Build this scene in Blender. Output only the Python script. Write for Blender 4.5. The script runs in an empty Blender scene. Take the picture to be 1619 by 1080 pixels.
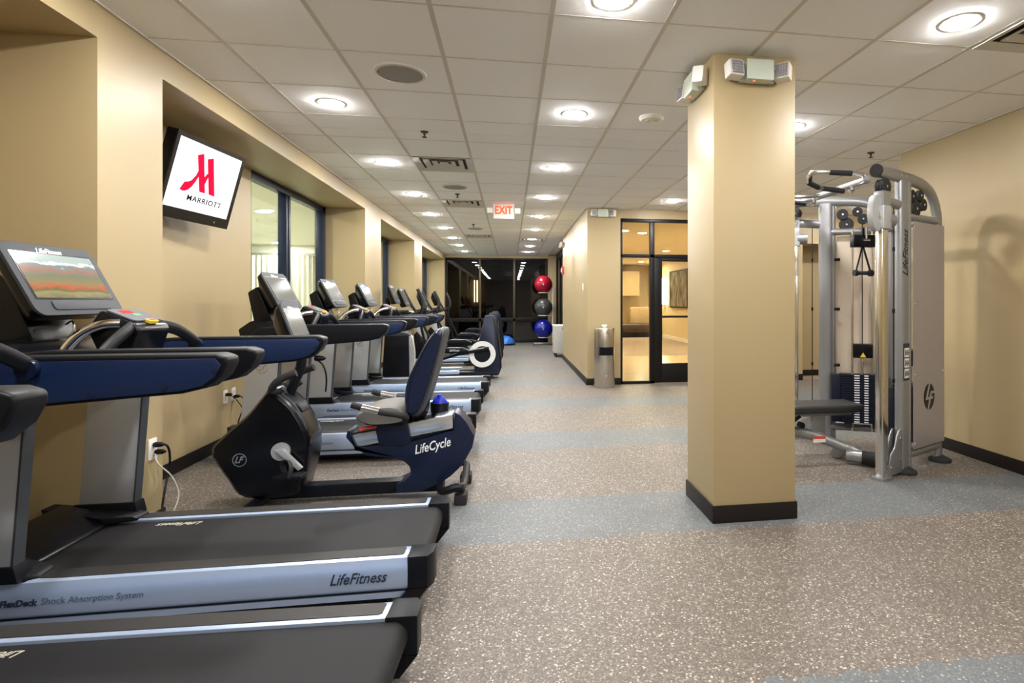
import bpy, bmesh, math, random
from mathutils import Vector, Matrix
random.seed(4)
S = bpy.context.scene
COL = S.collection
R = math.radians

# ---------------------------------------------------------------- camera, world, exposure
YAW = 0.1573
cd = bpy.data.cameras.new('camera'); cam = bpy.data.objects.new('camera', cd); COL.objects.link(cam)
cam.location = (0, 0, 1.32); cam.rotation_euler = (R(90), 0, -YAW)
cd.sensor_fit = 'HORIZONTAL'; cd.sensor_width = 36.0; cd.lens = 889.1 / 1619 * 36
cd.shift_x = (809.5 - 948.0) / 1619; cd.shift_y = (477.1 - 540) / 1619
cd.clip_start = 0.05; cd.clip_end = 200
S.camera = cam
W = bpy.data.worlds.new('night'); S.world = W; W.use_nodes = True
W.node_tree.nodes['Background'].inputs[0].default_value = (.010, .014, .024, 1)
W.node_tree.nodes['Background'].inputs[1].default_value = 1.0
S.view_settings.view_transform = 'Standard'; S.view_settings.look = 'None'
S.view_settings.gamma = 1; S.view_settings.use_curve_mapping = False
S.view_settings.exposure = 0.66
LAMP = 300.0          # radiance of one downlight lens
LAMPCOL = (1.0, .98, .955)

# ---------------------------------------------------------------- helpers
class G:
    def __init__(s): s.v = []; s.f = []
    def add(s, vs, fs):
        o = len(s.v); s.v += [tuple(v) for v in vs]; s.f += [tuple(i + o for i in f) for f in fs]; return s
    def box(s, x0, x1, y0, y1, z0, z1):
        return s.add([(x, y, z) for z in (z0, z1) for y in (y0, y1) for x in (x0, x1)],
                     [(0, 1, 3, 2), (4, 6, 7, 5), (0, 4, 5, 1), (2, 3, 7, 6), (0, 2, 6, 4), (1, 5, 7, 3)])
    def prism(s, pts, a0, a1, ax='y'):
        f = {'y': lambda p, a: (p[0], a, p[1]), 'x': lambda p, a: (a, p[0], p[1]), 'z': lambda p, a: (p[0], p[1], a)}[ax]
        n = len(pts)
        return s.add([f(p, a0) for p in pts] + [f(p, a1) for p in pts],
                     [tuple(range(n)), tuple(range(2 * n - 1, n - 1, -1))] + [(i, (i + 1) % n, n + (i + 1) % n, n + i) for i in range(n)])
    def loft(s, rings, cap=True, closed=False):
        n = len(rings[0]); vs = [p for r in rings for p in r]; fs = []
        m = len(rings)
        for k in range(m if closed else m - 1):
            a, b = k * n, ((k + 1) % m) * n
            for i in range(n): fs.append((a + i, a + (i + 1) % n, b + (i + 1) % n, b + i))
        if cap and not closed: fs += [tuple(range(n)), tuple(range((m - 1) * n, m * n))]
        return s.add(vs, fs)
    def tube(s, path, r, n=10, rb=None, up=None, closed=False):
        P = [Vector(p) for p in path]; m = len(P); rings = []
        rs = r if isinstance(r, (list, tuple)) else [r] * m
        T = []
        for i in range(m):
            if closed: t = P[(i + 1) % m] - P[i - 1]
            else: t = P[min(i + 1, m - 1)] - P[max(i - 1, 0)]
            T.append(t.normalized())
        u = Vector(up) if up else (Vector((0, 0, 1)) if abs(T[0].z) < .9 else Vector((1, 0, 0)))
        for i in range(m):
            a = (u - T[i] * u.dot(T[i]))
            a = a.normalized() if a.length > 1e-6 else T[i].orthogonal().normalized()
            b = T[i].cross(a); u = Vector(up) if up else a
            k = (rb / r) if (rb and not isinstance(r, (list, tuple))) else 1
            rings.append([tuple(P[i] + a * (rs[i] * math.cos(2 * math.pi * j / n)) + b * (k * rs[i] * math.sin(2 * math.pi * j / n))) for j in range(n)])
        return s.loft(rings, True, closed)
    def lathe(s, prof, n=24, c=(0, 0, 0), ax='z'):
        rings = []
        for r, h in prof:
            ring = []
            for j in range(n):
                a = 2 * math.pi * j / n; p, q = r * math.cos(a), r * math.sin(a)
                d = {'z': (p, q, h), 'y': (p, h, q), 'x': (h, p, q)}[ax]
                ring.append((c[0] + d[0], c[1] + d[1], c[2] + d[2]))
            rings.append(ring)
        return s.loft(rings)
    def disc(s, c, r, h, ax='y', n=24): return s.lathe([(r, -h / 2), (r, h / 2)], n, c, ax)
    def xf(s, M): s.v = [tuple(M @ Vector(v)) for v in s.v]; return s

def cr(pts, k=6, closed=False):
    P = [Vector(p) for p in pts]; n = len(P); out = []
    for i in range(n if closed else n - 1):
        g = (lambda j: P[j % n]) if closed else (lambda j: P[max(0, min(n - 1, j))])
        a, b, c, d = g(i - 1), g(i), g(i + 1), g(i + 2)
        for t in [q / k for q in range(k)]:
            out.append(.5 * ((2 * b) + (c - a) * t + (2 * a - 5 * b + 4 * c - d) * t * t + (3 * b - a - 3 * c + d) * t ** 3))
    if not closed: out.append(P[-1])
    return [tuple(p) for p in out]
def cr2(pts, k=5, closed=True): return [(p[0], p[1]) for p in cr([(a, b, 0) for a, b in pts], k, closed)]
def rrect(w, h, r, n=4, cx=0, cy=0):
    out = []
    for sx, sy, a0 in ((1, 1, 0), (-1, 1, 90), (-1, -1, 180), (1, -1, 270)):
        for k in range(n + 1):
            a = R(a0 + 90 * k / n); out.append((cx + sx * (w / 2 - r) + r * math.cos(a), cy + sy * (h / 2 - r) + r * math.sin(a)))
    return out

def mesh(name, g, bev=0, seg=2, ang=30):
    me = bpy.data.meshes.new(name); bm = bmesh.new()
    vs = [bm.verts.new(v) for v in g.v]
    for f in g.f:
        try: bm.faces.new([vs[i] for i in f])
        except ValueError: pass
    bmesh.ops.recalc_face_normals(bm, faces=bm.faces)
    if bev:
        ed = [e for e in bm.edges if len(e.link_faces) == 2 and e.calc_face_angle(0) > R(ang)]
        bmesh.ops.bevel(bm, geom=ed, offset=bev, segments=seg, profile=.6, affect='EDGES', clamp_overlap=True)
    bm.to_mesh(me); bm.free()
    for p in me.polygons: p.use_smooth = True
    me.set_sharp_from_angle(angle=R(38))
    return me
def obj(name, g, mat, parent=None, bev=0, seg=2, loc=None):
    me = g if isinstance(g, bpy.types.Mesh) else mesh(name, g, bev, seg)
    o = bpy.data.objects.new(name, me); COL.objects.link(o)
    if mat and not me.materials: me.materials.append(mat)
    if parent: o.parent = parent
    if loc: o.location = loc
    return o
def tag(o, label=None, cat=None, group=None, kind=None):
    if label: o['label'] = label
    if cat: o['category'] = cat
    if group: o['group'] = group
    if kind: o['kind'] = kind
    return o
def thing(name, label, cat, loc=(0, 0, 0), rz=0, group=None):
    o = bpy.data.objects.new(name, None); COL.objects.link(o); o.empty_display_size = .1
    o.location = loc; o.rotation_euler = (0, 0, rz)
    return tag(o, label, cat, group)
def struct(name, g, mat, label=None, parent=None, bev=0):
    o = obj(name, g, mat, parent, bev)
    if not parent: tag(o, label or name.replace('_', ' '), None, None, 'structure')
    return o
KIDS = {}
def copy_tree(o, parent=None):
    c = o.copy(); COL.objects.link(c); c.parent = parent
    for ch in o.children: copy_tree(ch, c)
    return c
def dup(root, loc, label=None, rz=None):
    bpy.context.view_layer.update()
    c = copy_tree(root); c.location = loc
    if rz is not None: c.rotation_euler = (0, 0, rz)
    if label: c['label'] = label
    return c
def frame(o, x, y):
    x = Vector(x).normalized(); y = Vector(y); y = (y - x * y.dot(x)).normalized(); z = x.cross(y)
    M = Matrix.Identity(4)
    for i in range(3): M[i][0], M[i][1], M[i][2], M[i][3] = x[i], y[i], z[i], o[i]
    return M
def text(name, body, size, mat, M, parent, shear=0, bold=0, width=None, ext=.0008, space=1):
    cu = bpy.data.curves.new(name, 'FONT'); cu.body = body; cu.size = size; cu.shear = shear
    cu.offset = bold; cu.extrude = ext; cu.align_x = 'CENTER'; cu.align_y = 'CENTER'; cu.space_character = space
    cu.resolution_u = 3
    o = bpy.data.objects.new(name, cu); COL.objects.link(o)
    dg = bpy.context.evaluated_depsgraph_get()
    me = bpy.data.meshes.new_from_object(o.evaluated_get(dg)); bpy.data.objects.remove(o)
    if width:
        xs = [v.co.x for v in me.vertices]; k = width / (max(xs) - min(xs)); c = (max(xs) + min(xs)) / 2
        for v in me.vertices: v.co.x = (v.co.x - c) * k
    me.transform(M); me.materials.clear(); me.materials.append(mat)
    t = bpy.data.objects.new(name, me); COL.objects.link(t); t.parent = parent
    return t

# ---------------------------------------------------------------- materials
def mat(name, col, rough=.5, metal=0, spec=.5, bump=0, bscale=200, var=0, vscale=4, coat=0):
    m = bpy.data.materials.new(name); m.use_nodes = True; nt = m.node_tree; b = nt.nodes['Principled BSDF']
    b.inputs['Base Color'].default_value = (*col, 1); b.inputs['Roughness'].default_value = rough
    b.inputs['Metallic'].default_value = metal; b.inputs['Specular IOR Level'].default_value = spec
    if coat: b.inputs['Coat Weight'].default_value = coat
    if bump or var:
        tc = nt.nodes.new('ShaderNodeTexCoord')
    if bump:
        n = nt.nodes.new('ShaderNodeTexNoise'); n.inputs['Scale'].default_value = bscale; n.inputs['Detail'].default_value = 3
        nt.links.new(tc.outputs['Object'], n.inputs['Vector'])
        bp = nt.nodes.new('ShaderNodeBump'); bp.inputs['Strength'].default_value = bump; bp.inputs['Distance'].default_value = .002
        nt.links.new(n.outputs['Fac'], bp.inputs['Height']); nt.links.new(bp.outputs['Normal'], b.inputs['Normal'])
    if var:
        n = nt.nodes.new('ShaderNodeTexNoise'); n.inputs['Scale'].default_value = vscale; n.inputs['Detail'].default_value = 4
        nt.links.new(tc.outputs['Object'], n.inputs['Vector'])
        mx = nt.nodes.new('ShaderNodeMix'); mx.data_type = 'RGBA'
        nt.links.new(n.outputs['Fac'], mx.inputs['Factor'])
        mx.inputs['A'].default_value = (*[c * (1 - var) for c in col], 1); mx.inputs['B'].default_value = (*[min(1, c * (1 + var)) for c in col], 1)
        nt.links.new(mx.outputs['Result'], b.inputs['Base Color'])
    return m
def emit(name, col, s):
    m = bpy.data.materials.new(name); m.use_nodes = True; nt = m.node_tree
    nt.nodes.remove(nt.nodes['Principled BSDF']); e = nt.nodes.new('ShaderNodeEmission')
    e.inputs[0].default_value = (*col, 1); e.inputs[1].default_value = s
    nt.links.new(e.outputs[0], nt.nodes['Material Output'].inputs[0]); return m
def glass(name, tint, ior, rough=0.0):
    m = bpy.data.materials.new(name); m.use_nodes = True; nt = m.node_tree
    nt.nodes.remove(nt.nodes['Principled BSDF'])
    t = nt.nodes.new('ShaderNodeBsdfTransparent'); t.inputs[0].default_value = (*tint, 1)
    g = nt.nodes.new('ShaderNodeBsdfGlossy'); g.inputs['Roughness'].default_value = rough
    f = nt.nodes.new('ShaderNodeFresnel')
    ge = nt.nodes.new('ShaderNodeNewGeometry'); mi = nt.nodes.new('ShaderNodeMix'); mi.data_type = 'FLOAT'
    mi.inputs['A'].default_value = ior; mi.inputs['B'].default_value = 1 / ior
    nt.links.new(ge.outputs['Backfacing'], mi.inputs['Factor']); nt.links.new(mi.outputs['Result'], f.inputs[0])
    x = nt.nodes.new('ShaderNodeMixShader')
    nt.links.new(f.outputs[0], x.inputs[0]); nt.links.new(t.outputs[0], x.inputs[1]); nt.links.new(g.outputs[0], x.inputs[2])
    nt.links.new(x.outputs[0], nt.nodes['Material Output'].inputs[0]); return m

def floor_mat():
    m = bpy.data.materials.new('rubber_floor'); m.use_nodes = True; nt = m.node_tree; N = nt.nodes; L = nt.links
    b = N['Principled BSDF']; b.inputs['Roughness'].default_value = .55
    tc = N.new('ShaderNodeTexCoord'); sx = N.new('ShaderNodeSeparateXYZ'); L.new(tc.outputs['Object'], sx.inputs[0])
    def math_(op, a, c=None):
        n = N.new('ShaderNodeMath'); n.operation = op
        for i, v in enumerate((a, c)):
            if v is None: continue
            if isinstance(v, (int, float)): n.inputs[i].default_value = v
            else: L.new(v, n.inputs[i])
        return n.outputs[0]
    tri = math_('PINGPONG', sx.outputs[0], .075)
    nz = N.new('ShaderNodeTexNoise'); nz.inputs['Scale'].default_value = 9; L.new(tc.outputs['Object'], nz.inputs['Vector'])
    jag = math_('ADD', math_('MULTIPLY', tri, .35), math_('MULTIPLY', nz.outputs['Fac'], .07))
    y = math_('ADD', math_('SUBTRACT', sx.outputs[1], 1.23), jag)
    fr = math_('FRACT', math_('ADD', math_('DIVIDE', y, 1.935), 10))
    band = math_('LESS_THAN', fr, .341)
    v = N.new('ShaderNodeTexVoronoi'); v.inputs['Scale'].default_value = 150; L.new(tc.outputs['Object'], v.inputs['Vector'])
    sc = N.new('ShaderNodeSeparateColor'); L.new(v.outputs['Color'], sc.inputs[0])
    def ramp(cols):
        r = N.new('ShaderNodeValToRGB'); r.color_ramp.interpolation = 'CONSTANT'
        while len(r.color_ramp.elements) < len(cols): r.color_ramp.elements.new(.5)
        for e, (p, c) in zip(r.color_ramp.elements, cols): e.position = p; e.color = (*c, 1)
        L.new(sc.outputs[0], r.inputs[0]); return r.outputs[0]
    brown = ramp([(0, (.096, .078, .064)), (.34, (.127, .106, .088)), (.62, (.156, .133, .112)), (.84, (.235, .207, .173)), (.95, (.45, .41, .355))])
    blue = ramp([(0, (.093, .103, .109)), (.34, (.113, .122, .127)), (.66, (.134, .142, .146)), (.90, (.19, .19, .178)), (.97, (.32, .31, .285))])
    mx = N.new('ShaderNodeMix'); mx.data_type = 'RGBA'; L.new(band, mx.inputs['Factor']); L.new(brown, mx.inputs['A']); L.new(blue, mx.inputs['B'])
    big = N.new('ShaderNodeTexNoise'); big.inputs['Scale'].default_value = 2.2; big.inputs['Detail'].default_value = 5; L.new(tc.outputs['Object'], big.inputs['Vector'])
    k = math_('ADD', math_('MULTIPLY', big.outputs['Fac'], .30), .87)
    mu = N.new('ShaderNodeMix'); mu.data_type = 'RGBA'; mu.blend_type = 'MULTIPLY'; mu.inputs['Factor'].default_value = 1
    cb = N.new('ShaderNodeCombineColor')
    for i in range(3): L.new(k, cb.inputs[i])
    L.new(mx.outputs['Result'], mu.inputs['A']); L.new(cb.outputs[0], mu.inputs['B']); L.new(mu.outputs['Result'], b.inputs['Base Color'])
    bp = N.new('ShaderNodeBump'); bp.inputs['Strength'].default_value = .15; bp.inputs['Distance'].default_value = .002
    L.new(v.outputs['Distance'], bp.inputs['Height']); L.new(bp.outputs['Normal'], b.inputs['Normal'])
    return m

M_wall = mat('beige_paint', (.40, .310, .168), .45, bump=.08, bscale=350, var=.03, vscale=1.5)
M_tile = mat('ceiling_tile', (.925, .93, .925), .9, bump=.35, bscale=420, var=.03, vscale=60)
M_grid = mat('ceiling_grid', (.62, .58, .51), .5)
M_base = mat('dark_baseboard', (.012, .009, .008), .45, spec=.25)
M_floor = floor_mat()
M_black = mat('black_plastic', (.005, .006, .009), .42, spec=.20, bump=.05, bscale=500)
M_gloss = mat('gloss_black', (.0035, .004, .006), .24, spec=.32)
M_navy = mat('navy_plastic', (.0045, .010, .034), .36, spec=.40, bump=.04, bscale=600)
M_panel = mat('blue_panel', (.006, .018, .066), .38, spec=.42, bump=.04, bscale=600)
M_belt = mat('running_belt', (.014, .014, .0155), .62, spec=.22, bump=.4, bscale=700, var=.2, vscale=250)
M_inset = mat('grip_strip', (.024, .022, .022), .5, spec=.35, bump=.3, bscale=400)
M_silver = mat('silver_rail', (.48, .60, .82), .32, metal=.45)  # bluish reflected light is put into the base colour
M_upr = mat('silver_paint', (.44, .45, .47), .42, metal=.35, var=.04, vscale=3)
M_bezel = mat('grey_bezel', (.040, .044, .052), .55, spec=.3)
M_scr = mat('dark_screen', (.13, .135, .13), .10)
M_chrome = mat('chrome', (.80, .78, .74), .16, metal=1)
M_lift = mat('lift_frame_grey', (.32, .325, .335), .34, metal=.6)
M_shroud = mat('shroud_panel', (.50, .48, .51), .36, metal=.6, var=.08, vscale=1.2)
M_shroud_lit = mat('lit_shroud_panel', (.66, .56, .45), .4)  # far tower shroud: its warm lit look is put into the colour
M_rubber = mat('black_rubber', (.016, .016, .018), .75)
M_white = mat('white_plastic', (.80, .78, .72), .4)
M_housing = mat('pale_green_plastic', (.60, .66, .56), .4)
M_mull = mat('dark_mullion', (.010, .018, .045), .35, metal=.2)
M_mullb = mat('black_mullion', (.007, .006, .006), .38, spec=.22)
M_ink = mat('dark_ink', (.02, .03, .06), .5)
M_stack = mat('weight_plate', (.006, .009, .022), .45, spec=.3)
M_inkb = mat('black_ink', (.01, .01, .012), .5)
M_inkw = mat('white_ink', (.85, .86, .88), .5)
M_redp = mat('red_plastic', (.70, .05, .03), .4)
M_yel = mat('yellow_plastic', (.85, .55, .05), .4)
M_steel = mat('brushed_steel', (.62, .58, .52), .26, metal=1)
M_pad = mat('black_vinyl', (.020, .020, .022), .42, bump=.1, bscale=300)
M_seat = mat('grey_seat', (.16, .15, .14), .6)
M_lamp = emit('lamp_lens', LAMPCOL, LAMP)
M_pane = glass('window_glass', (.93, .97, .93), 1.45)
M_night = glass('night_glass', (.30, .29, .30), 1.55)
M_vent = mat('vent_metal', (.62, .59, .53), .45)
M_dark = mat('vent_dark', (.05, .045, .04), .8)
M_grille = mat('speaker_grille', (.33, .32, .30), .7, bump=.6, bscale=900)

# ---------------------------------------------------------------- the room
CE = 2.803
XL, XP = -2.55, -2.03           # recess wall, pier face
SO = 2.637                      # underside of the window soffit
YE = 18.3
struct('floor', G().prism([(-2.8, -3.5), (6.5, -3.5), (6.5, 8.9), (1.75, 8.9), (1.75, YE + .1), (-2.8, YE + .1)], -.06, 0, 'z'), M_floor, 'speckled brown rubber floor with blue-grey cross bands')
# left wall: piers, recess walls, soffit
WIN = [(6.07, 8.38, 6.985), (10.05, 12.5, 10.98), (14.3, 18.05, 15.5)]
for k, (y0, y1) in enumerate(((-3.5, -2.0), (3.156, 3.686), (8.38, 9.35), (12.5, 13.54), (18.05, YE))):
    struct('wall_left_pier_%d' % (k + 1), G().box(-2.70, XP, y0, y1, 0, SO), M_wall, 'beige pier %d of the window wall' % (k + 1))
for k, (y0, y1) in enumerate(((-2.0, 3.156), (3.686, 6.07), (9.35, 10.05), (13.54, 14.3))):
    struct('wall_left_recess_%d' % (k + 1), G().box(-2.70, XL, y0, y1, 0, SO), M_wall, 'beige recess wall %d between the piers' % (k + 1))
for k, (y0, y1, _) in enumerate(WIN): struct('wall_left_sill_%d' % (k + 1), G().box(-2.70, XL, y0, y1, 0, 1.045), M_wall, 'beige wall below window %d' % (k + 1))
struct('trim_1', G().box(-2.70, XP, -3.5, YE, SO, 2.95), M_wall, 'beige soffit above the window recesses')
struct('wall_right', G().box(3.86, 6.5, -3.5, 5.09, 0, 2.95), M_wall, 'beige wall behind the cable machine')
struct('wall_nook', G().box(6.5, 6.65, 5.09, 9.0, 0, 2.95), M_wall, 'beige side wall of the nook')
g = G().box(1.22, 1.737, 8.82, 8.95, 0, 2.95).box(1.737, 3.42, 8.82, 8.95, 2.655, 2.95).box(3.42, 4.86, 8.82, 8.95, 0, 2.95)
g.box(4.86, 6.5, 8.82, 8.95, 2.30, 2.95).box(4.86, 6.5, 9.35, 9.45, 0, 2.4).box(4.76, 4.86, 8.95, 9.45, 0, 2.4).box(4.86, 6.5, 8.95, 9.45, 2.30, 2.40)
struct('wall_back', g, M_wall, 'beige wall around the glass entrance')
struct('wall_partition', G().box(1.20, 1.36, 8.95, 13.0, 0, 2.95).box(1.20, 1.22, 8.82, 8.95, 0, 2.95), M_wall, 'beige partition along the corridor')
struct('wall_far', G().box(1.2, 1.75, YE - .05, YE + .1, 0, 2.95).box(XP, 1.2, YE - .02, YE + .1, 2.72, 2.95).box(1.36, 1.75, 12.9, 13.0, 0, 2.95), M_wall, 'beige end wall above the dark windows')
struct('wall_rear', G().box(-2.8, 3.86, -3.65, -3.5, 0, 2.95), M_wall, 'beige wall behind the viewer')
struct('wall_column', G().box(1.195, 1.715, 3.2, 3.70, 0, CE), M_wall, 'square beige column', bev=.006)
def bboard(name, segs, label):
    g = G()
    for s in segs: g.box(*s, 0, .105)
    return struct(name, g, M_base, label, bev=.004)
bboard('baseboard_column', [(1.185, 1.725, 3.19, 3.20), (1.185, 1.195, 3.2, 3.70), (1.715, 1.725, 3.2, 3.70), (1.185, 1.725, 3.70, 3.71)], 'dark baseboard around the column')
bboard('baseboard_left', [(XL, XL + .012, 3.686, 8.3), (XP, XP + .012, 3.15, 3.69), (-2.55, XP, 3.144, 3.156), (-2.55, XP + .012, 3.686, 3.698), (XL, XL + .012, -2, 3.156), (XP, XP + .012, 8.3, 9.35), (XL, XL + .012, 9.35, 12.5), (XP, XP + .012, 12.5, 13.54), (XL, XL + .012, 13.54, 18)], 'dark baseboard along the window wall')
bboard('baseboard_right', [(3.848, 3.86, -3.5, 5.09)], 'dark baseboard along the right wall')
bboard('baseboard_back', [(1.2, 1.737, 8.808, 8.82), (3.42, 4.86, 8.808, 8.82), (4.86, 6.5, 9.338, 9.35), (1.188, 1.2, 8.808, 13.0)], 'dark baseboard along partition and entrance wall')

# ceiling: slab, tiles, grid
P = .61; X0, Y0 = -.399, 2.902
g = G().box(-2.7, 6.6, -3.6, YE + .2, 2.84, 2.95).box(XP, 3.86, -3.5, 1.682, CE, 2.84)
ceil = struct('ceiling', g, M_tile, 'white tiled suspended ceiling')
SKIP = {(-1, 5), (-1, 9), (-1, 16), (5, -1), (1, 17)}
tiles = {}
def tile(x0, x1, y0, y1):
    if x1 - x0 < .02 or y1 - y0 < .02: return
    key = (round(x1 - x0, 3), round(y1 - y0, 3))
    if key not in tiles:
        tiles[key] = mesh('ceiling_tile', G().box(.004, key[0] - .004, .004, key[1] - .004, 0, .018), .004, 1)
    obj('ceiling_tile', tiles[key], M_tile, ceil, loc=(x0, y0, CE))
def zone(xa, xb, ya, yb):
    for i in range(-3, 13):
        for j in range(-2, 27):
            if (i, j) in SKIP: continue
            x0, x1, y0, y1 = X0 + i * P, X0 + (i + 1) * P, Y0 + j * P, Y0 + (j + 1) * P
            tile(max(x0, xa), min(x1, xb), max(y0, ya), min(y1, yb))
zone(XP, 3.86, 1.682, 5.09); zone(XP, 6.5, 5.09, 8.82); zone(XP, 1.2, 8.82, YE - .02)
for i in range(-2, 12):
    x = X0 + i * P
    y1 = YE if x < 1.2 else 8.82; y0 = 1.682 if x < 3.86 else 5.09
    if XP < x < 6.5: obj('ceiling_runner', G().box(x - .013, x + .013, y0, y1, CE - .0015, CE + .02), M_grid, ceil)
for j in range(-2, 26):
    y = Y0 + j * P; x1 = 3.86 if y < 5.09 else (6.5 if y < 8.82 else 1.2)
    obj('ceiling_tee', G().box(XP, x1, y - .006, y + .006, CE - .001, CE + .02), M_grid, ceil)
obj('ceiling_edge', G().box(XP, XP + .02, 1.7, YE, CE - .006, CE + .01).box(1.18, 1.2, 8.82, YE, CE - .006, CE + .01).box(3.84, 3.86, -3.5, 5.09, CE - .006, CE + .01), M_grid, ceil)

# left windows
for k, (y0, y1, m0) in enumerate(WIN):
    m1 = m0 + .13
    w = bpy.data.objects.new('window_%d' % (k + 1), None); COL.objects.link(w); tag(w, 'dark framed window in recess %d of the window wall' % (k + 1), None, None, 'structure')
    xa, xb = -2.65, -2.556
    obj('window_frame', G().box(xa, xb, y0, y1, SO - .075, SO).box(xa, xb, y1 - .12, y1, 1.08, SO).box(xa, xb, y0, y0 + .03, 1.08, SO).box(xa, xb, y0, y1, 1.08, 1.13), M_mull, w, .006)
    obj('mullion', G().box(xa, xb, m0, m0 + .05, 1.1, SO - .07).box(xa, xb - .012, m0 + .05, m0 + .08, 1.1, SO - .07).box(xa, xb, m0 + .08, m1, 1.1, SO - .07), M_mull, w, .006)
    obj('window_sill', G().box(-2.68, -2.42, y0, y1 - .01, 1.045, 1.075), mat('sill_black', (.015, .015, .017), .3), w, .004)
    obj('pane', G().box(-2.612, -2.606, y0 + .02, m0 + .02, 1.1, SO - .04), M_pane, w)
    obj('pane', G().box(-2.612, -2.606, m1 - .02, y1 - .1, 1.1, SO - .04), M_pane, w)
# room beyond the left windows
M_pool = mat('pale_plaster', (.80, .79, .70), .6); M_poolf = mat('pale_floor', (.55, .55, .45), .4); M_curt = mat('pale_curtain', (.62, .62, .54), .8, var=.1, vscale=25)
struct('wall_beyond', G().box(-9, -2.7, 18.0, 18.1, 0, 3.1).box(-9, -8.9, 1, 18, 0, 3.1).box(-9, -2.7, .9, 1, 0, 3.1), M_pool, 'pale wall of the room beyond the windows')
struct('ceiling_beyond', G().box(-9, -2.7, 1, 18.1, 3.0, 3.1), M_pool, 'pale ceiling of the room beyond the windows')
struct('floor_beyond', G().box(-9, -2.7, 1, 18.1, -.05, 0), M_poolf, 'pale floor of the room beyond the windows')
struct('trim_2', G().box(-8.9, -5.5, 17.85, 18, 2.68, 2.76).box(-6.45, -6.36, 17.8, 17.95, 0, 2.7), mat('grey_beam', (.25, .26, .23), .5), 'grey curtain rail in the room beyond the windows')
g = G(); n = 150
prof = [(-8.8 + 3.0 * i / n, 17.82 + .04 * math.sin(i * .9)) for i in range(n + 1)]
g.loft([[(x, y, .05) for x, y in prof] + [(x, y + .02, .05) for x, y in reversed(prof)], [(x, y, 2.68) for x, y in prof] + [(x, y + .02, 2.68) for x, y in reversed(prof)]])
tag(obj('curtain', g, M_curt), 'pale pleated curtain hanging in the room beyond the windows', 'curtain')
g = thing('fire_alarm', 'small red alarm pull on pale wall beyond the window', 'alarm', (-6.02, 17.98, 1.75))
obj('alarm_plate', G().box(-.07, .07, -.03, .02, -.1, .1), mat('alarm_red', (.45, .10, .08), .4), g, .008)
obj('alarm_handle', G().box(.08, .13, -.03, .02, -.07, .07), M_white, g, .005)

for x, y in ((-4.54, 11.3), (-6.53, 17.2), (-4.0, 6.5), (-6.8, 9.5), (-4.2, 15.0), (-7.0, 13.5), (-6.8, 5.5)):  # first two follow visible lamps; the rest are added to brighten the room
    o = thing('far_room_downlight', 'round downlight from a partly added set in the pale ceiling beyond the windows', 'light', (x, y, 3.0), 0, 'downlights in the room beyond the windows')
    obj('lens', G().disc((0, 0, -.006), .12, .006, 'z', 20), emit('far_lens', (1, .965, .88), 470), o)
    obj('trim_ring', G().lathe([(.12, 0), (.123, -.012), (.145, -.010), (.15, 0)], 20), M_white, o)
# entrance: glass wall with door, hall behind
d = bpy.data.objects.new('door_1', None); COL.objects.link(d); tag(d, 'black framed glass entrance with door and transom', None, None, 'structure')
ya, yb = 8.83, 8.90
obj('door_frame', G().box(1.737, 1.775, ya, yb, 0, 2.655).box(1.737, 3.42, ya, yb, 2.60, 2.655).box(1.737, 3.42, ya, yb, 2.03, 2.085).box(2.225, 2.30, ya, yb, 0, 2.6).box(1.737, 2.3, ya, yb, 0, .045).box(3.36, 3.42, ya, yb, 0, 2.6), M_mullb, d, .004)
obj('door_leaf', G().box(2.30, 2.43, ya + .01, yb - .01, .01, 2.03).box(3.24, 3.355, ya + .01, yb - .01, .01, 2.03).box(2.43, 3.24, ya + .01, yb - .01, .01, .32).box(2.43, 3.24, ya + .01, yb - .01, 1.975, 2.03), M_mullb, d, .004)
obj('push_bar', G().box(2.43, 3.24, ya - .03, ya + .02, 1.06, 1.095), M_mullb, d, .006)
for x0, x1, z0, z1 in ((1.77, 2.23, .04, 2.035), (1.77, 2.23, 2.08, 2.605), (2.295, 3.365, 2.08, 2.605), (2.42, 3.25, .31, 1.98)):
    obj('pane', G().box(x0, x1, 8.862, 8.868, z0, z1), M_pane, d)
M_hall = mat('hall_paint', (.72, .58, .36), .5); M_hallc = mat('hall_ceiling', (.82, .72, .54), .8)
M_htile = mat('hall_tile', (.55, .43, .28), .22, var=.12, vscale=3); M_hcarp = mat('hall_carpet', (.33, .25, .185), .9, var=.25, vscale=14)
struct('floor_hall', G().box(1.36, 6.0, 8.95, 13.4, -.05, 0), M_htile, 'glossy tan tile floor of the hall')
struct('floor_carpet', G().box(1.36, 6.0, 13.4, 23, -.05, .003), M_hcarp, 'brown carpet floor of the hall')
struct('ceiling_hall', G().box(1.75, 6.2, 8.95, 23, 2.78, 2.84), M_hallc, 'cream ceiling of the hall')
struct('wall_hall_side', G().box(5.6, 5.7, 9.45, 23, 0, 2.84), M_hall, 'warm cream side wall of the hall')
struct('wall_hall_end', G().box(1.7, 5.7, 22.6, 22.7, 0, 2.84), M_hall, 'warm cream end wall of the hall')
struct('wall_hall_left', G().box(1.75, 1.85, 13, 23, 0, 2.84), M_hall, 'warm cream left wall of the hall')
struct('trim_4', G().box(3.3, 4.95, 21.3, 22.6, 1.55, 2.5), mat('tan_soffit', (.42, .30, .16), .6), 'tan dropped soffit at the end of the hall')
struct('trim_3', G().box(5.57, 5.6, 9.45, 22.6, 0, .11).box(1.85, 5.6, 22.57, 22.6, 0, .11), M_white, 'white skirting in the hall')
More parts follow.
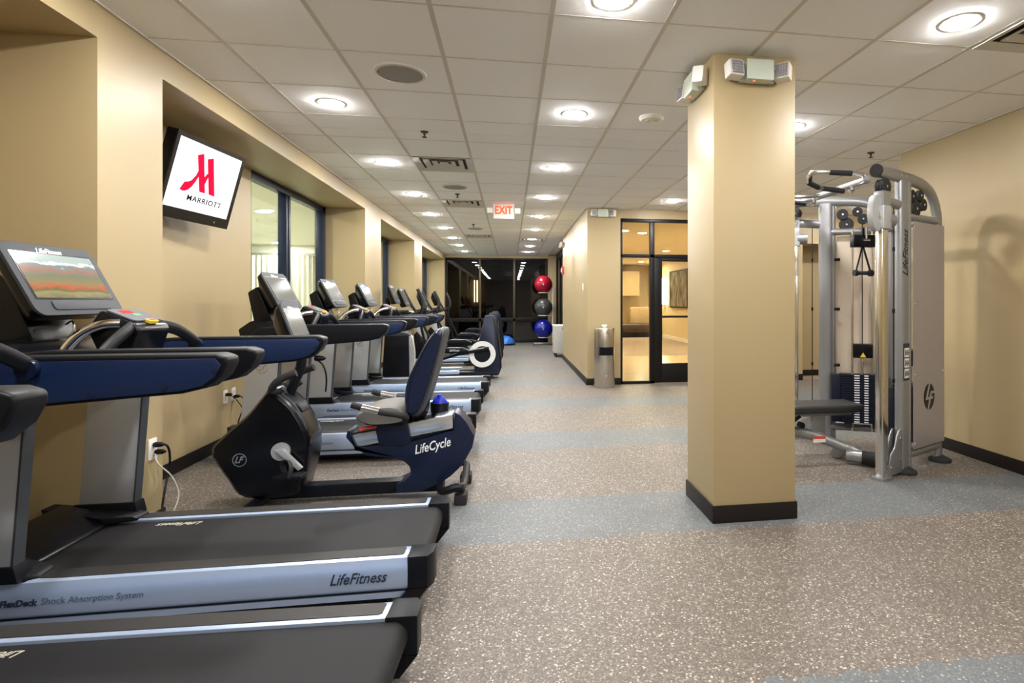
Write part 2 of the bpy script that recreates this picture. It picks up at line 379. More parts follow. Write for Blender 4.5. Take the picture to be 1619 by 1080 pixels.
for x, y in ((2.75, 11.6), (2.55, 14.2), (4.4, 15.6), (4.4, 11.8), (3.0, 20.0), (4.7, 20.0)):
    o = thing('hall_downlight', 'round downlight in the cream hall ceiling behind the glass', 'light', (x, y, 2.78), 0, 'downlights in the hall')
    obj('lens', G().disc((0, 0, -.006), .085, .006, 'z', 20), emit('hall_lens', (1, .82, .56), 620), o)
    obj('trim_ring', G().lathe([(.085, 0), (.088, -.012), (.105, -.010), (.11, 0)], 20), M_white, o)
o = thing('wall_sconce', 'slim glowing sconce on the hall wall beside the painting', 'lamp', (5.59, 20.0, 1.70))
obj('shade', G().box(-.12, -.01, -.09, .09, -.48, .48), emit('sconce_glow', (1, .86, .58), 12), o, .02)
obj('bracket', G().box(-.12, 0, -.05, .05, -.53, -.48).box(-.03, 0, -.06, .06, -.5, .5), M_steel, o)
o = thing('sofa', 'brown padded bench sofa with tan back cushion in hall', 'sofa', (4.50, 20.6, 0))
obj('seat', G().box(-.55, .95, -.35, .45, .16, .52), mat('brown_leather', (.06, .035, .025), .45), o, .12, 4)
obj('plinth', G().box(-.45, .9, -.25, .4, 0, .18), M_black, o)
obj('back_cushion', G().box(.0, .95, .35, .55, .45, 1.12), mat('tan_fabric', (.42, .30, .16), .8, var=.2, vscale=8), o, .06, 3)
o = thing('painting', 'large dark abstract painting on the hall wall', 'painting', (5.59, 18.2, 1.78))
def paint_mat():
    m = mat('painting_canvas', (.2, .2, .2), .6); nt = m.node_tree; tc = nt.nodes.new('ShaderNodeTexCoord'); mp = nt.nodes.new('ShaderNodeMapping')
    mp.inputs['Scale'].default_value = (1, 3, 1.2); n = nt.nodes.new('ShaderNodeTexNoise'); n.inputs['Scale'].default_value = 2.2; n.inputs['Detail'].default_value = 6
    r = nt.nodes.new('ShaderNodeValToRGB'); r.color_ramp.elements[0].color = (.02, .014, .01, 1); r.color_ramp.elements[0].position = .35
    r.color_ramp.elements[1].color = (.34, .27, .19, 1); r.color_ramp.elements[1].position = .68
    nt.links.new(tc.outputs['Object'], mp.inputs[0]); nt.links.new(mp.outputs[0], n.inputs['Vector']); nt.links.new(n.outputs['Fac'], r.inputs[0]); nt.links.new(r.outputs[0], nt.nodes['Principled BSDF'].inputs['Base Color']); return m
obj('canvas', G().box(-.04, 0, -.95, .95, -.62, .55), paint_mat(), o)
obj('picture_frame', G().box(-.05, 0, -1.0, -.95, -.67, .6).box(-.05, 0, .95, 1.0, -.67, .6).box(-.05, 0, -1, 1, -.67, -.62).box(-.05, 0, -1, 1, .55, .6), M_black, o)
o = thing('wastebasket', 'small tan woven basket on the hall floor', 'basket', (3.72, 20.2, 0))
obj('basket_body', G().lathe([(.17, 0), (.2, .1), (.21, .35), (.19, .52), (.17, .50), (.17, .1)], 16), mat('basket_tan', (.45, .30, .12), .7, var=.4, vscale=30), o)
obj('rim', G().lathe([(.19, .50), (.205, .51), (.205, .53), (.18, .53)], 16), M_black, o)

# far glass wall and side glass wall
w = bpy.data.objects.new('window_4', None); COL.objects.link(w); tag(w, 'tall dark glass end wall with black frame', None, None, 'structure')
obj('window_frame', G().box(XP, 1.2, YE - .01, YE + .08, 2.66, 2.72).box(XP, XP + .06, YE - .01, YE + .08, 0, 2.66).box(1.13, 1.2, YE - .01, YE + .08, 0, 2.66).box(XP, 1.2, YE - .01, YE + .08, 0, .09), M_mullb, w, .004)
obj('rail', G().box(XP, 1.2, YE - .02, YE + .08, .68, .80), M_mullb, w, .004)
M_bron = mat('bronze_mullion', (.06, .045, .02), .4, metal=.4)
for x in (-.955, .12): obj('mullion', G().box(x - .03, x + .03, YE - .02, YE + .08, .05, 2.68), M_bron, w, .004)
for x0, x1 in ((XP, -.955), (-.955, .12), (.12, 1.2)):
    for z0, z1 in ((.06, .70), (.78, 2.68)): obj('pane', G().box(x0 + .02, x1 - .02, YE + .03, YE + .036, z0, z1), M_night, w)
w = bpy.data.objects.new('window_5', None); COL.objects.link(w); tag(w, 'dark glass side wall beyond the partition', None, None, 'structure')
obj('window_frame', G().box(1.46, 1.54, 13, YE, 2.66, 2.95).box(1.46, 1.54, 13, YE, 0, .12), M_mullb, w)
for y in (13.06, 14.4, 15.7, 17.0, 18.2): obj('mullion', G().box(1.46, 1.54, y - .04, y + .04, .1, 2.7), M_mullb, w)
for y in (13.06, 14.4, 15.7, 17.0): obj('pane', G().box(1.497, 1.503, y + .03, y + 1.27, .1, 2.7), M_night, w)
struct('ground', G().box(-12, 14, YE + .1, 45, -.1, -.02), mat('night_paving', (.05, .05, .05), .8), 'dark ground outside')
struct('wall_outside', G().box(-6, -.9, 22.0, 22.2, 0, 3.2), mat('outside_wall', (.16, .11, .07), .8), 'brown wall outside the end windows')
o = thing('outdoor_sconce', 'glowing outdoor sconce behind the dark end window', 'lamp', (-1.30, 22.0, 1.72))
obj('shade', G().box(-.07, .07, -.10, -.01, -.42, .42), emit('outdoor_glow', (1, .82, .45), 16.0), o, .02)
obj('bracket', G().box(-.025, .025, -.13, -.10, -.48, .48).box(-.03, .03, -.13, 0, .42, .48), M_black, o)

# ---------------------------------------------------------------- ceiling fixtures
lens_me = mesh('lens', G().lathe([(.084, 0), (.083, -.006), (.072, -.0105), (.05, -.013), (.01, -.014)], 24)); lens_me.materials.append(M_lamp)
ring_me = mesh('trim_ring', G().lathe([(.084, 0), (.086, -.003), (.104, -.0025), (.108, 0)], 28)); ring_me.materials.append(M_white)
ROWS = [(-1.32, [.90, 2.7, 4.46, 6.28, 8.07, 9.87, 11.62, 13.4, 15.13, 16.9], ('recessed downlight from the dark end windows in the window-side row'), 'downlights of the window-side row'),
        (.50, [-1.0, .90, 2.72, 4.42, 6.22, 8.02, 9.82, 11.62, 13.4, 15.1, 16.8], ('recessed downlight from the dark end windows in the middle row'), 'downlights of the middle row'),
        (2.36, [-1.0, .90, 2.65, 4.44, 6.24, 8.02], ('recessed downlight from the glass entrance wall in the column-side row'), 'downlights of the column-side row'),
        (5.4, [6.4, 7.9], ('added unseen downlight from the back wall over the nook'), 'added downlights of the nook')]  # nook lamps are added out of view to brighten the nook
for x, ys, lab, grp in ROWS:
    for k, y in enumerate(reversed(ys)):
        o = thing('downlight', ['first', 'second', 'third', 'fourth', 'fifth', 'sixth', 'seventh', 'eighth', 'ninth', 'tenth', 'eleventh'][k] + ' ' + lab, 'light', (x, y, CE), 0, grp)
        obj('lens', lens_me, None, o); obj('trim_ring', ring_me, None, o)
sp = None
for y, lab in ((3.80, 'round grey ceiling speaker, the one near the sprinkler and first vent'), (7.44, 'round grey ceiling speaker between two square vents'), (11.62, 'round grey ceiling speaker beyond the exit sign')):
    o = thing('ceiling_speaker', lab, 'speaker', (-.705, y, CE), 0, 'ceiling speakers')
    obj('grille', G().lathe([(.005, -.012), (.06, -.014), (.135, -.011), (.142, -.004)], 32), M_grille, o)
    obj('rim', G().lathe([(.140, 0), (.142, -.013), (.160, -.010), (.166, 0)], 32), M_vent, o)
def vent(x, y, lab):
    o = thing('ceiling_vent', lab, 'vent', (x, y, CE), 0, 'square air diffusers')
    obj('backing', G().box(-.30, .30, -.30, .30, .022, .03), M_dark, o)
    for k, (a, b, z) in enumerate(((.298, .235, -.006), (.205, .15, .004), (.12, .07, .008))):
        g = G()
        r0 = [(-a, -a), (a, -a), (a, a), (-a, a)]; r1 = [(-b, -b), (b, -b), (b, b), (-b, b)]
        g.loft([[(p[0], p[1], z) for p in r0], [(p[0], p[1], z - .006) for p in r0], [(p[0], p[1], z + .014) for p in r1], [(p[0], p[1], z + .018) for p in r1]], closed=True)
        obj('louvre_ring', g, M_vent, o)
    obj('centre_plate', G().box(-.045, .045, -.045, .045, .008, .014), M_vent, o)
def cell(i, j): return X0 + (i + .5) * P, Y0 + (j + .5) * P
for (i, j), lab in {(-1, 5): 'square air diffuser with dark louvres between speakers', (-1, 9): 'square air diffuser just before the exit sign', (-1, 16): 'square air diffuser far along the window-side ceiling', (5, -1): 'square air diffuser near the right wall beside a downlight', (1, 17): 'square air diffuser far along the middle downlight row'}.items():
    vent(*cell(i, j), lab)
for x, y, lab in ((-.74, 5.08, 'dark sprinkler head between ceiling speaker and first vent'), (3.54, 5.1, 'dark sprinkler head above the cable machine'), (-.72, 7.95, 'dark sprinkler head beside the second vent'), (-.70, 11.0, 'dark sprinkler head far along the window-side ceiling')):
    o = thing('sprinkler', lab, 'sprinkler', (x, y, CE), 0, 'ceiling sprinklers')
    obj('escutcheon', G().lathe([(.035, 0), (.03, -.008), (.012, -.010)], 16), M_dark, o)
    obj('sprinkler_head', G().lathe([(.010, -.008), (.010, -.03), (.006, -.035), (.006, -.045), (.022, -.047), (.022, -.05)], 12), M_dark, o)
o = thing('smoke_detector', 'flat white smoke detector on the ceiling beside the column', 'detector', (1.12, 4.40, CE))
obj('base_plate', G().lathe([(.10, 0), (.10, -.012), (.085, -.028), (.03, -.034)], 28), M_white, o)
for s in (-1, 1): obj('sensor_port', G().disc((s * .035, -.02, -.033), .016, .01, 'z', 12), M_vent, o)

# exit sign
M_exit = emit('exit_letters', (1, .05, .015), 2.2)
o = thing('exit_sign', 'white exit sign with glowing red letters and two lamp heads', 'sign', (-.10, 8.65, 2.60))
obj('sign_body', G().box(-.155, .155, -.025, .03, -.025, .2), M_white, o, .008)
obj('canopy', G().box(-.10, .10, -.03, .03, .195, .203), M_white, o)
text('lettering', 'EXIT', .165, M_exit, frame((0, -.027, .098), (1, 0, 0), (0, 0, 1)), o, bold=.004, width=.255)
for s in (-1, 1):
    h = obj('lamp_head', G().box(s * .205 - .045, s * .205 + .045, -.05, .02, .05, .14), M_housing, o, .012)
    obj('lens', G().box(s * .205 - .036, s * .205 + .036, -.055, -.048, .06, .13), M_white, h, .004)

def emergency(loc, rz, lab, out=0):
    o = thing('emergency_light', lab, 'light', loc, rz, 'twin-head emergency lights')
    obj('housing', G().prism([(-.085, -.08), (-.06, .0), (.06, .0), (.085, -.08)], -.06, .06, 'z').box(-.11, .11, -.03, 0, -.058, .058), M_housing, o, .006)
    obj('indicator', G().disc((-.03, -.055, -.062), .006, .004, 'z', 10), emit('indicator_red', (1, .1, .05), 2), o)
    for s, a in ((-1, 8), (1, -42)):
        M = Matrix.Translation((s * .150, -.055, 0)) @ Matrix.Rotation(R(a), 4, 'Z') @ Matrix.Rotation(R(-8), 4, 'X')
        h = obj('lamp_head', G().box(-.047, .047, -.03, .045, -.05, .05).xf(M), M_white, o, .012)
        g = G()
        for i in range(5):
            for j in range(5): g.box(-.038 + i * .0155, -.026 + i * .0155, -.036, -.03, -.04 + j * .0165, -.028 + j * .0165)
        obj('lens', g.xf(M), mat('lens_grid', (.48, .47, .55), .15, metal=.5), h)
emergency((1.455, 3.2, 2.69), 0, 'twin-head emergency light on the front of the column')
emergency((1.195, 3.45, 2.70), R(-90), 'twin-head emergency light on the side of the column')
emergency((1.447, 8.82, 2.72), 0, 'twin-head emergency light above the steel wipes bin')
emergency((1.20, 12.85, 2.62), R(-90), 'twin-head emergency light at the end of the partition')

def outlet(loc, rz, lab, cord=None, group=None):
    o = thing('wall_outlet', lab, 'outlet', loc, rz, group)
    obj('cover_plate', G().box(-.037, .037, -.008, 0, -.06, .06), M_white, o, .003)
    for z in (-.022, .022): obj('socket', G().box(-.016, .016, -.010, -.006, z - .014, z + .014), M_vent, o, .003)
outlet((-2.03, 3.585, .476), R(90), 'white wall outlet on pier beside the upright of a treadmill')
outlet((XL, 5.55, .46), R(90), 'white wall outlet in recess behind the recumbent bike', None, 'pair of outlets behind the bike')
outlet((XL, 5.70, .46), R(90), 'white wall outlet in recess behind the recumbent bike', None, 'pair of outlets behind the bike')
def cord(name, pts, r, m, lab, plug=None):
    o = thing(name, lab, 'cord', pts[0])
    b = Vector(pts[0]); rel = [tuple(Vector(p) - b) for p in pts]
    obj('cable', G().tube(cr(rel, 6), r, 6), m, o)
    obj('plug', G().lathe([(.012, 0), (.016, .01), (.014, .04), (.006, .055)], 10, (0, 0, 0), 'x'), M_black, o)
cord('power_cord', [(-2.02, 3.585, .50), (-1.96, 3.60, .49), (-1.955, 3.62, .40), (-1.97, 3.62, .30), (-1.93, 3.50, .15), (-1.92, 3.50, .012)], .006, M_black, 'black power cord plugged into the outlet on the pier')
cord('power_cord', [(-2.02, 3.60, .455), (-1.985, 3.56, .40), (-1.95, 3.63, .30), (-1.93, 3.66, .18), (-1.95, 3.62, .05), (-1.90, 3.58, .010)], .004, M_vent, 'thin pale cord beside the pier outlet')
cord('power_cord', [(XL + .01, 5.70, .44), (-2.47, 5.70, .43), (-2.45, 5.68, .34), (-2.47, 5.62, .20), (-2.46, 5.6, .012)], .006, M_black, 'black power cord plugged in behind the recumbent bike')
cord('power_cord', [(XL + .01, 5.55, .48), (-2.49, 5.60, .44), (-2.47, 5.72, .30), (-2.48, 5.70, .15), (-2.44, 5.72, .012)], .004, M_black, 'thin black cord hanging from the outlets behind the bike')
o = thing('light_switch', 'white light switch on the partition wall', 'switch', (1.20, 9.32, 1.57), R(-90))
obj('cover_plate', G().box(-.04, .04, -.008, 0, -.065, .065), M_white, o, .003); obj('toggle', G().box(-.012, .012, -.014, -.007, -.03, .03), M_white, o, .002)
o = thing('alarm_strobe', 'red fire alarm strobe at the end of the partition', 'alarm', (1.20, 12.75, 2.03), R(-90))
obj('strobe_body', G().box(-.06, .06, -.05, 0, -.09, .09), mat('strobe_red', (.55, .07, .05), .4), o, .01); obj('strobe_lens', G().box(-.035, .035, -.065, -.045, -.04, .05), M_white, o, .008)
o = thing('wall_outlet', 'white outlet plate on the nook wall behind the cable machine', 'outlet', (4.72, 8.82, 1.2))
obj('cover_plate', G().box(-.04, .04, -.008, 0, -.065, .065), M_white, o, .003); obj('socket', G().box(-.014, .014, -.011, -.006, -.03, .03), M_vent, o)

# television
o = thing('television', 'flat television tilted down, showing a red emblem on white', 'television', (-2.30, 4.71, 2.243))
rx = Vector((.10, .995, 0)).normalized(); upv = Vector((.255, -.026, .967)).normalized()
F = frame((0, 0, 0), rx, upv)
sw, sh = .745, .50
obj('casing', G().prism(rrect(sw + .07, sh + .115, .012, 3, 0, -.022), -.075, -.008, 'z').prism(rrect(.5, .34, .02, 3), -.11, -.07, 'z').xf(F), M_gloss, o, .006)
g = G(); a, b = sw / 2 + .035, sw / 2; c1, c0, d1, d0 = sh / 2 + .035, -sh / 2 - .08, sh / 2, -sh / 2
g.prism([(-a, c1), (-a, c0), (-b, c0), (-b, c1)], -.008, .006, 'z').prism([(b, c1), (b, c0), (a, c0), (a, c1)], -.008, .006, 'z').prism([(-b, d1), (b, d1), (b, c1), (-b, c1)], -.008, .006, 'z').prism([(-b, c0), (b, c0), (b, d0), (-b, d0)], -.008, .006, 'z')
obj('bezel', g.xf(F), M_gloss, o)
s = obj('screen', G().prism([(-b, d0), (b, d0), (b, d1), (-b, d1)], -.006, 0, 'z').xf(F), emit('screen_white', (1, 1, 1), 1.0), o)
E1 = emit('emblem_red', (.75, .008, .045), 1.0); E2 = emit('emblem_black', (.01, .012, .016), .8)
uv = lambda pts: [((u - .5) * sw, (v - .5) * sh) for u, v in pts]
g = G()
for pts in ([(.294, .827), (.377, .877), (.542, .313), (.455, .311)], [(.449, .821), (.532, .865), (.70, .305), (.603, .312)],
            [(.364, .62), (.345, .532), (.302, .444), (.259, .412), (.212, .393), (.173, .277), (.2, .26), (.241, .262), (.288, .297), (.327, .355), (.361, .44), (.392, .546)],
            [(.505, .618), (.530, .575), (.499, .424), (.467, .534)]):
    g.prism(uv(pts), .001, .0022, 'z')
obj('emblem', g.xf(F), E1, s)
text('lettering', 'MARRIOTT', .058, E2, F @ frame(((.575 - .5) * sw, (.182 - .5) * sh, .0015), (1, 0, 0), (0, 1, 0)), s, width=.54 * sw, space=1.15, bold=.0006)
obj('wall_bracket', G().box(-.245, -.225, -.12, .12, -.16, .16).box(-.23, -.12, -.04, .04, -.05, .05), M_black, o)
obj('status_light', G().disc((.22, -sh / 2 - .045, .007), .008, .002, 'z', 10).xf(F), M_chrome, o)

# ---------------------------------------------------------------- treadmills
def scr_mat():
    m = bpy.data.materials.new('console_picture'); m.use_nodes = True; nt = m.node_tree; N = nt.nodes; L = nt.links
    b = N['Principled BSDF']; b.inputs['Roughness'].default_value = .12
    tc = N.new('ShaderNodeTexCoord'); sx = N.new('ShaderNodeSeparateXYZ'); L.new(tc.outputs['Generated'], sx.inputs[0])
    n = N.new('ShaderNodeTexNoise'); n.inputs['Scale'].default_value = 5; n.inputs['Detail'].default_value = 5; L.new(tc.outputs['Generated'], n.inputs['Vector'])
    ad = N.new('ShaderNodeMath'); ad.operation = 'MULTIPLY_ADD'; L.new(n.outputs['Fac'], ad.inputs[0]); ad.inputs[1].default_value = .34; L.new(sx.outputs[2], ad.inputs[2])
    r = N.new('ShaderNodeValToRGB'); cr_ = r.color_ramp
    for p, c in ((.18, (.14, .13, .07)), (.27, (.20, .17, .09)), (.34, (.07, .10, .04)), (.42, (.30, .07, .035)), (.52, (.20, .13, .06)), (.66, (.10, .14, .09)), (.80, (.22, .12, .10)), (.92, (.13, .17, .17)), (1.0, (.26, .32, .31))):
        e = cr_.elements.new(p); e.color = (*c, 1)
    L.new(ad.outputs[0], r.inputs[0])
    L.new(r.outputs[0], b.inputs['Base Color']); L.new(r.outputs[0], b.inputs['Emission Color']); b.inputs['Emission Strength'].default_value = .03
    return m
LX = 1.2                                   # local x = world x + LX
def sX(pts): return [(x + LX, z) for x, z in pts]
def lf_badge(parent, M, r, m1, m2=None):
    g = G(); k = 28
    ring = lambda rr, z: [(rr * math.cos(2 * math.pi * i / k), rr * math.sin(2 * math.pi * i / k), z) for i in range(k)]
    g.loft([ring(r, 0), ring(r, .002), ring(r * .88, .002), ring(r * .88, 0)], closed=True).xf(M)
    e = obj('emblem', g, m1, parent)
    text('emblem_letters', 'LF', r * 1.35, m1, M @ Matrix.Translation((-.02 * r, 0, .001)), parent, shear=.45, bold=r * .03, width=r * 1.35)
def console(parent, bx, bz, tx, tz, hw, scr, depth=.09, name='LifeFitness', flen=None, y=0):
    """bezel plate whose lower edge is (bx,bz), upper edge (tx,tz)"""
    up = Vector((tx - bx, 0, tz - bz)); H = up.length; up.normalize(); right = Vector((0, 1, 0))
    Fm = frame(((bx + tx) / 2 + LX, y, (bz + tz) / 2), right, up)
    h = parent
    house = G(); top = rrect(2 * hw, H, .045, 5); mid = rrect(2 * hw - .02, H - .02, .045, 5); low = rrect(2 * hw - .14, H - .10, .04, 5, 0, -.03)
    house.loft([[(*p, -.004) for p in top], [(*p, -.04) for p in mid], [(*p, -depth) for p in low]]).xf(Fm)
    hs = obj('console_housing', house, M_gloss, h, .004)
    arch = [(p[0], p[1] + (.018 * (1 - (p[0] / hw) ** 2) if p[1] > 0 else 0)) for p in rrect(2 * hw, H, .045, 5)]
    bz_ = obj('bezel', G().prism(arch, -.006, .006, 'z').xf(Fm), M_bezel, hs, .003)
    w = hw * 1.70; sh_ = H * .63; cy = H * .055
    s = obj('screen_surround', G().prism(rrect(w + .014, sh_ + .014, .004, 2, 0, cy), .006, .0075, 'z').xf(Fm), M_gloss, hs)
    obj('screen', G().prism(rrect(w, sh_, .002, 1, 0, cy), .007, .0085, 'z').xf(Fm), scr, hs)
    text('lettering', name, .036 * hw / .25, M_inkw, Fm @ frame((-.01, H / 2 - .028, .0065), (1, 0, 0), (0, 1, 0)), hs, shear=.35, bold=.0004, width=hw * .55)
    obj('speaker_plate', G().prism(rrect(w * .78, H * .13, .012, 3, .04 * hw, -H / 2 + .045), .004, .011, 'z').xf(Fm), M_bezel, hs, .003)
    return hs, Fm
def treadmill(scr):
    t = thing('treadmill', '', 'treadmill', (-LX, 0, 0), 0, 'row of treadmills facing the window wall')
    obj('deck_frame', G().box(-2.2 + LX, -.50 + LX, -.33, .33, .05, .175).box(-.62 + LX, -.52 + LX, -.31, -.22, 0, .06).box(-.62 + LX, -.52 + LX, .22, .31, 0, .06).box(-2.15 + LX, -2.0 + LX, -.3, -.2, 0, .06).box(-2.15 + LX, -2.0 + LX, .2, .3, 0, .06), M_black, t, .006)
    arc = [(-.405 + .052 * math.cos(R(a)), .182 + .052 * math.sin(R(a))) for a in range(80, -100, -15)]
    obj('running_belt', G().prism(sX([(-1.98, .13), (-1.98, .234)] + arc), -.255, .255), M_belt, t)
    text('belt_print', 'LifeFitness', .05, mat('print_cream', (.62, .58, .46), .7), frame((-1.60 + LX, .205, .2352), (-1, 0, 0), (0, -1, 0)), t, shear=.4, width=.20)
    for s in (-1, 1):
        sec = [(.258, .10), (.258, .243), (.268, .249), (.352, .249), (.362, .243), (.372, .215), (.374, .17), (.368, .125), (.360, .112), (.360, .108), (.366, .104), (.358, .075), (.30, .07)]
        rail = obj('foot_rail', G().prism([(s * y, z) for y, z in sec], -2.15 + LX, -.425 + LX, 'x'), M_silver, t)
        ins = [(-1.865, .272), (-1.80, .340), (-1.72, .348), (-.455, .348), (-.445, .340), (-.445, .280), (-.455, .272)]
        obj('grip_strip', G().prism([(x + LX, s * y) for x, y in ins], .248, .2515, 'z'), M_inset, rail)
        obj('shadow_groove', G().box(-1.95 + LX, -.43 + LX, s * .3655 - .003, s * .3655 + .003, .107, .1125), M_black, rail)
        for hs_ in ([s] if s < 0 else []):
            Ms = lambda x, z: frame((x + LX, s * .3755, z), (1, 0, 0), (0, .06, 1))
            text('rail_lettering', 'LifeFitness', .062, M_ink, Ms(-.62, .172), rail, shear=.35, bold=.0008, width=.225)
            text('rail_lettering', 'FlexDeck', .034, M_ink, Ms(-1.845, .172), rail, shear=.15, bold=.0010, width=.125)
            text('rail_lettering', 'Shock Absorption System', .034, mat('faint_ink', (.10, .13, .20), .5), Ms(-1.595, .174), rail, shear=.15, width=.35)
        cap = [(-.43, .25), (-.43, .36), (-.425, .378), (-.345, .378), (-.325, .335), (-.322, .25)]
        c = obj('end_cap', G().loft([[(x + LX, s * y, z) for x, y in cap] for z in (.115, .165, .25)]), M_black, t, .006)
        obj('lower_foot', G().loft([[(x + LX - dx, s * y, z) for x, y in cap] for z, dx in ((.04, .06), (.115, 0))]), M_gloss, c)
        up = obj('upright', G().prism(sX([(-2.118, .29), (-1.868, .29), (-1.818, 1.0), (-2.068, 1.0)]), s * .325, s * .375), M_upr, t, .010)
        obj('edge_strip', G().prism(sX([(-1.872, .29), (-1.864, .29), (-1.814, 1.0), (-1.822, 1.0)]), s * .323, s * .377), M_bezel, up)
        obj('collar', G().prism(sX([(-2.14, .25), (-1.84, .25), (-1.855, .315), (-2.13, .315)]), s * .312, s * .386), M_black, up, .006)
        if s < 0: lf_badge(up, frame((-1.955 + LX, s * .3765, .79), (1, 0, 0), (0, 0, 1)), .042, M_chrome)
        prof = [(-2.02, 1.06), (-1.95, 1.115), (-1.72, 1.136), (-1.02, 1.140), (-.985, 1.128), (-.982, 1.105), (-1.005, 1.06), (-1.05, 1.022), (-1.13, 1.003), (-1.6, .965), (-1.95, .945), (-2.06, .97)]
        arm = obj('handrail', G().prism(sX(prof), s * .357, s * .445), M_black, t, .014, 3)
        pp = [(-1.98, 1.05), (-1.72, 1.118), (-1.02, 1.124), (-1.0, 1.10), (-1.02, 1.06), (-1.06, 1.03), (-1.13, 1.014), (-1.6, .976), (-1.95, .956)]
        obj('inner_panel', G().prism(sX(pp), s * .3585, s * .350), M_panel, arm, .002)
        for x, z in ((-1.018, 1.082), (-1.178, 1.026), (-1.405, 1.004)): obj('screw', G().disc((x + LX, s * .349, z), .009, .004, 'y', 12), M_mull, arm)
        # curved link from the control pod to the rail
        obj('link_bar', G().tube(cr([(-1.63 + LX, s * .09, 1.21), (-1.605 + LX, s * .18, 1.19), (-1.595 + LX, s * .27, 1.15), (-1.59 + LX, s * .355, 1.10)], 4), .028, 10, .018), M_black, t)
        obj('link_socket', G().disc((-1.59 + LX, s * .345, 1.095), .034, .03, 'y', 16), M_navy, t)
        obj('grab_bar', G().tube(cr([(-1.66 + LX, s * .11, 1.225), (-1.72 + LX, s * .13, 1.22), (-1.79 + LX, s * .15, 1.18), (-1.84 + LX, s * .17, 1.10), (-1.85 + LX, s * .18, 1.03)], 5), .021, 12), M_chrome, t)
    hood = [(-2.28, .04), (-2.28, .20), (-2.24, .29), (-2.16, .325), (-2.04, .30), (-1.93, .252), (-1.92, .235), (-1.92, .04)]
    obj('motor_hood', G().prism(sX(hood), -.30, .30), M_gloss, t, .02, 3)
    for s in (-1, 1):
        w0 = [(-2.20, .25), (-2.20, .372), (-1.95, .374), (-1.84, .36), (-1.80, .335), (-1.81, .255), (-1.93, .21)]
        obj('hood_wing', G().loft([[(x + LX, s * y, .244) for x, y in w0], [(x + LX, s * y, .256) for x, y in w0], [(x - .02 + LX, s * (y * .97), .268 + .16 * max(0, -1.85 - x)) for x, y in w0]]), M_black, t, .006)
    obj('dash', G().prism(sX([(-2.12, 1.0), (-2.14, 1.10), (-2.05, 1.165), (-1.90, 1.15), (-1.78, 1.09), (-1.78, 1.0), (-1.95, .94)]), -.357, .357), M_gloss, t, .015)
    obj('console_mount', G().prism(sX([(-2.11, 1.10), (-2.17, 1.40), (-2.09, 1.45), (-1.97, 1.15)]), -.13, .13), M_gloss, t, .02)
    hs, Fm = console(t, -1.868, 1.262, -2.022, 1.560, .255, scr)
    pod = obj('control_pod', G().prism(sX([(-1.74, 1.285), (-1.60, 1.225), (-1.585, 1.195), (-1.62, 1.09), (-1.74, 1.08), (-1.79, 1.20)]), -.115, .115), M_gloss, t, .018, 3)
    Fp = frame((-1.67 + LX, 0, 1.259), (0, 1, 0), (-.92, 0, .39))
    obj('pod_face', G().prism(rrect(.20, .125, .02, 4), -.002, .004, 'z').xf(Fp), mat('pod_grey', (.12, .13, .16), .35), pod)
    obj('red_display', G().box(-.055, .02, .015, .045, .003, .005).xf(Fp), emit('led_red', (.9, .12, .08), .8), pod)
    obj('green_button', G().box(-.02, .025, -.015, .005, .003, .006).xf(Fp), mat('green_key', (.15, .5, .12), .4), pod)
    obj('stop_clip', G().box(-.03, .03, -.085, -.058, -.006, .010).xf(Fp), M_yel, pod, .003)
    obj('stop_mark', G().box(-.022, .022, -.078, -.066, .010, .0115).xf(Fp), M_redp, pod)
    obj('audio_cord', G().tube(cr([(-1.93 + LX, -.02, 1.22), (-1.90 + LX, -.03, 1.235), (-1.885 + LX, -.04, 1.20), (-1.90 + LX, -.05, 1.16)], 5), .004, 6), M_chrome, t)
    return t
TB = treadmill(M_scr); TB.location = (-LX, 2.83, 0); TB['label'] = 'silver and black treadmill with lit console picture, beside the recumbent bike'
for ch in TB.children:
    if ch.name.startswith('console_housing'):
        for s in ch.children:
            if s.name == 'screen' or s.name.startswith('screen.'): scrB = s
T = {}
T['A'] = dup(TB, (-LX, 1.775, 0), 'silver and black treadmill next to the one with the lit console, away from the bike', -.04)
T['C'] = dup(TB, (-LX, 5.22, 0), 'silver and black treadmill between the recumbent bike and two further treadmills')
T['D'] = dup(TB, (-LX, 6.67, 0), 'silver and black treadmill in the middle of the three beyond the bike')
T['E'] = dup(TB, (-LX + .04, 8.0, 0), 'silver and black treadmill next to the black-bodied upright machine')
scrB.data = scrB.data.copy(); scrB.data.materials.clear(); scrB.data.materials.append(scr_mat())
cord('headphone_cord', [(-1.04, 3.23, 1.015), (-1.0, 3.22, .985), (-.982, 3.22, .94), (-.978, 3.22, .89), (-.982, 3.22, .835)], .005, M_black, 'black cord hanging from handrail of treadmill with lit console')

# ---------------------------------------------------------------- recumbent bike
B = thing('recumbent_bike', 'black and navy recumbent exercise bike with padded backrest', 'exercise bike', (-1.2, 4.0, 0))
bp = cr2([(-1.863, .371), (-1.797, .472), (-1.651, .607), (-1.558, .725), (-1.513, .772), (-1.446, .722), (-1.37, .639), (-1.295, .494), (-1.276, .391), (-1.287, .27), (-1.321, .149), (-1.37, .07), (-1.66, .07), (-1.765, .19)], 4)
def inflate(pts, y0, y1, k=.04, c=(-1.53, .38)):
    sc = lambda f: [(c[0] + (x - c[0]) * f, c[1] + (z - c[1]) * f) for x, z in pts]
    rings = []
    for y, f in ((y0, 1 - k * 2.2), (y0 + .02, 1 - k * .6), (y0 + .06, 1), (y1 - .06, 1), (y1 - .02, 1 - k * .6), (y1, 1 - k * 2.2)):
        rings.append([(x + LX, y, z) for x, z in sc(f)])
    return G().loft(rings)
body = obj('front_shroud', inflate(bp, -.145, .145), M_gloss, B)
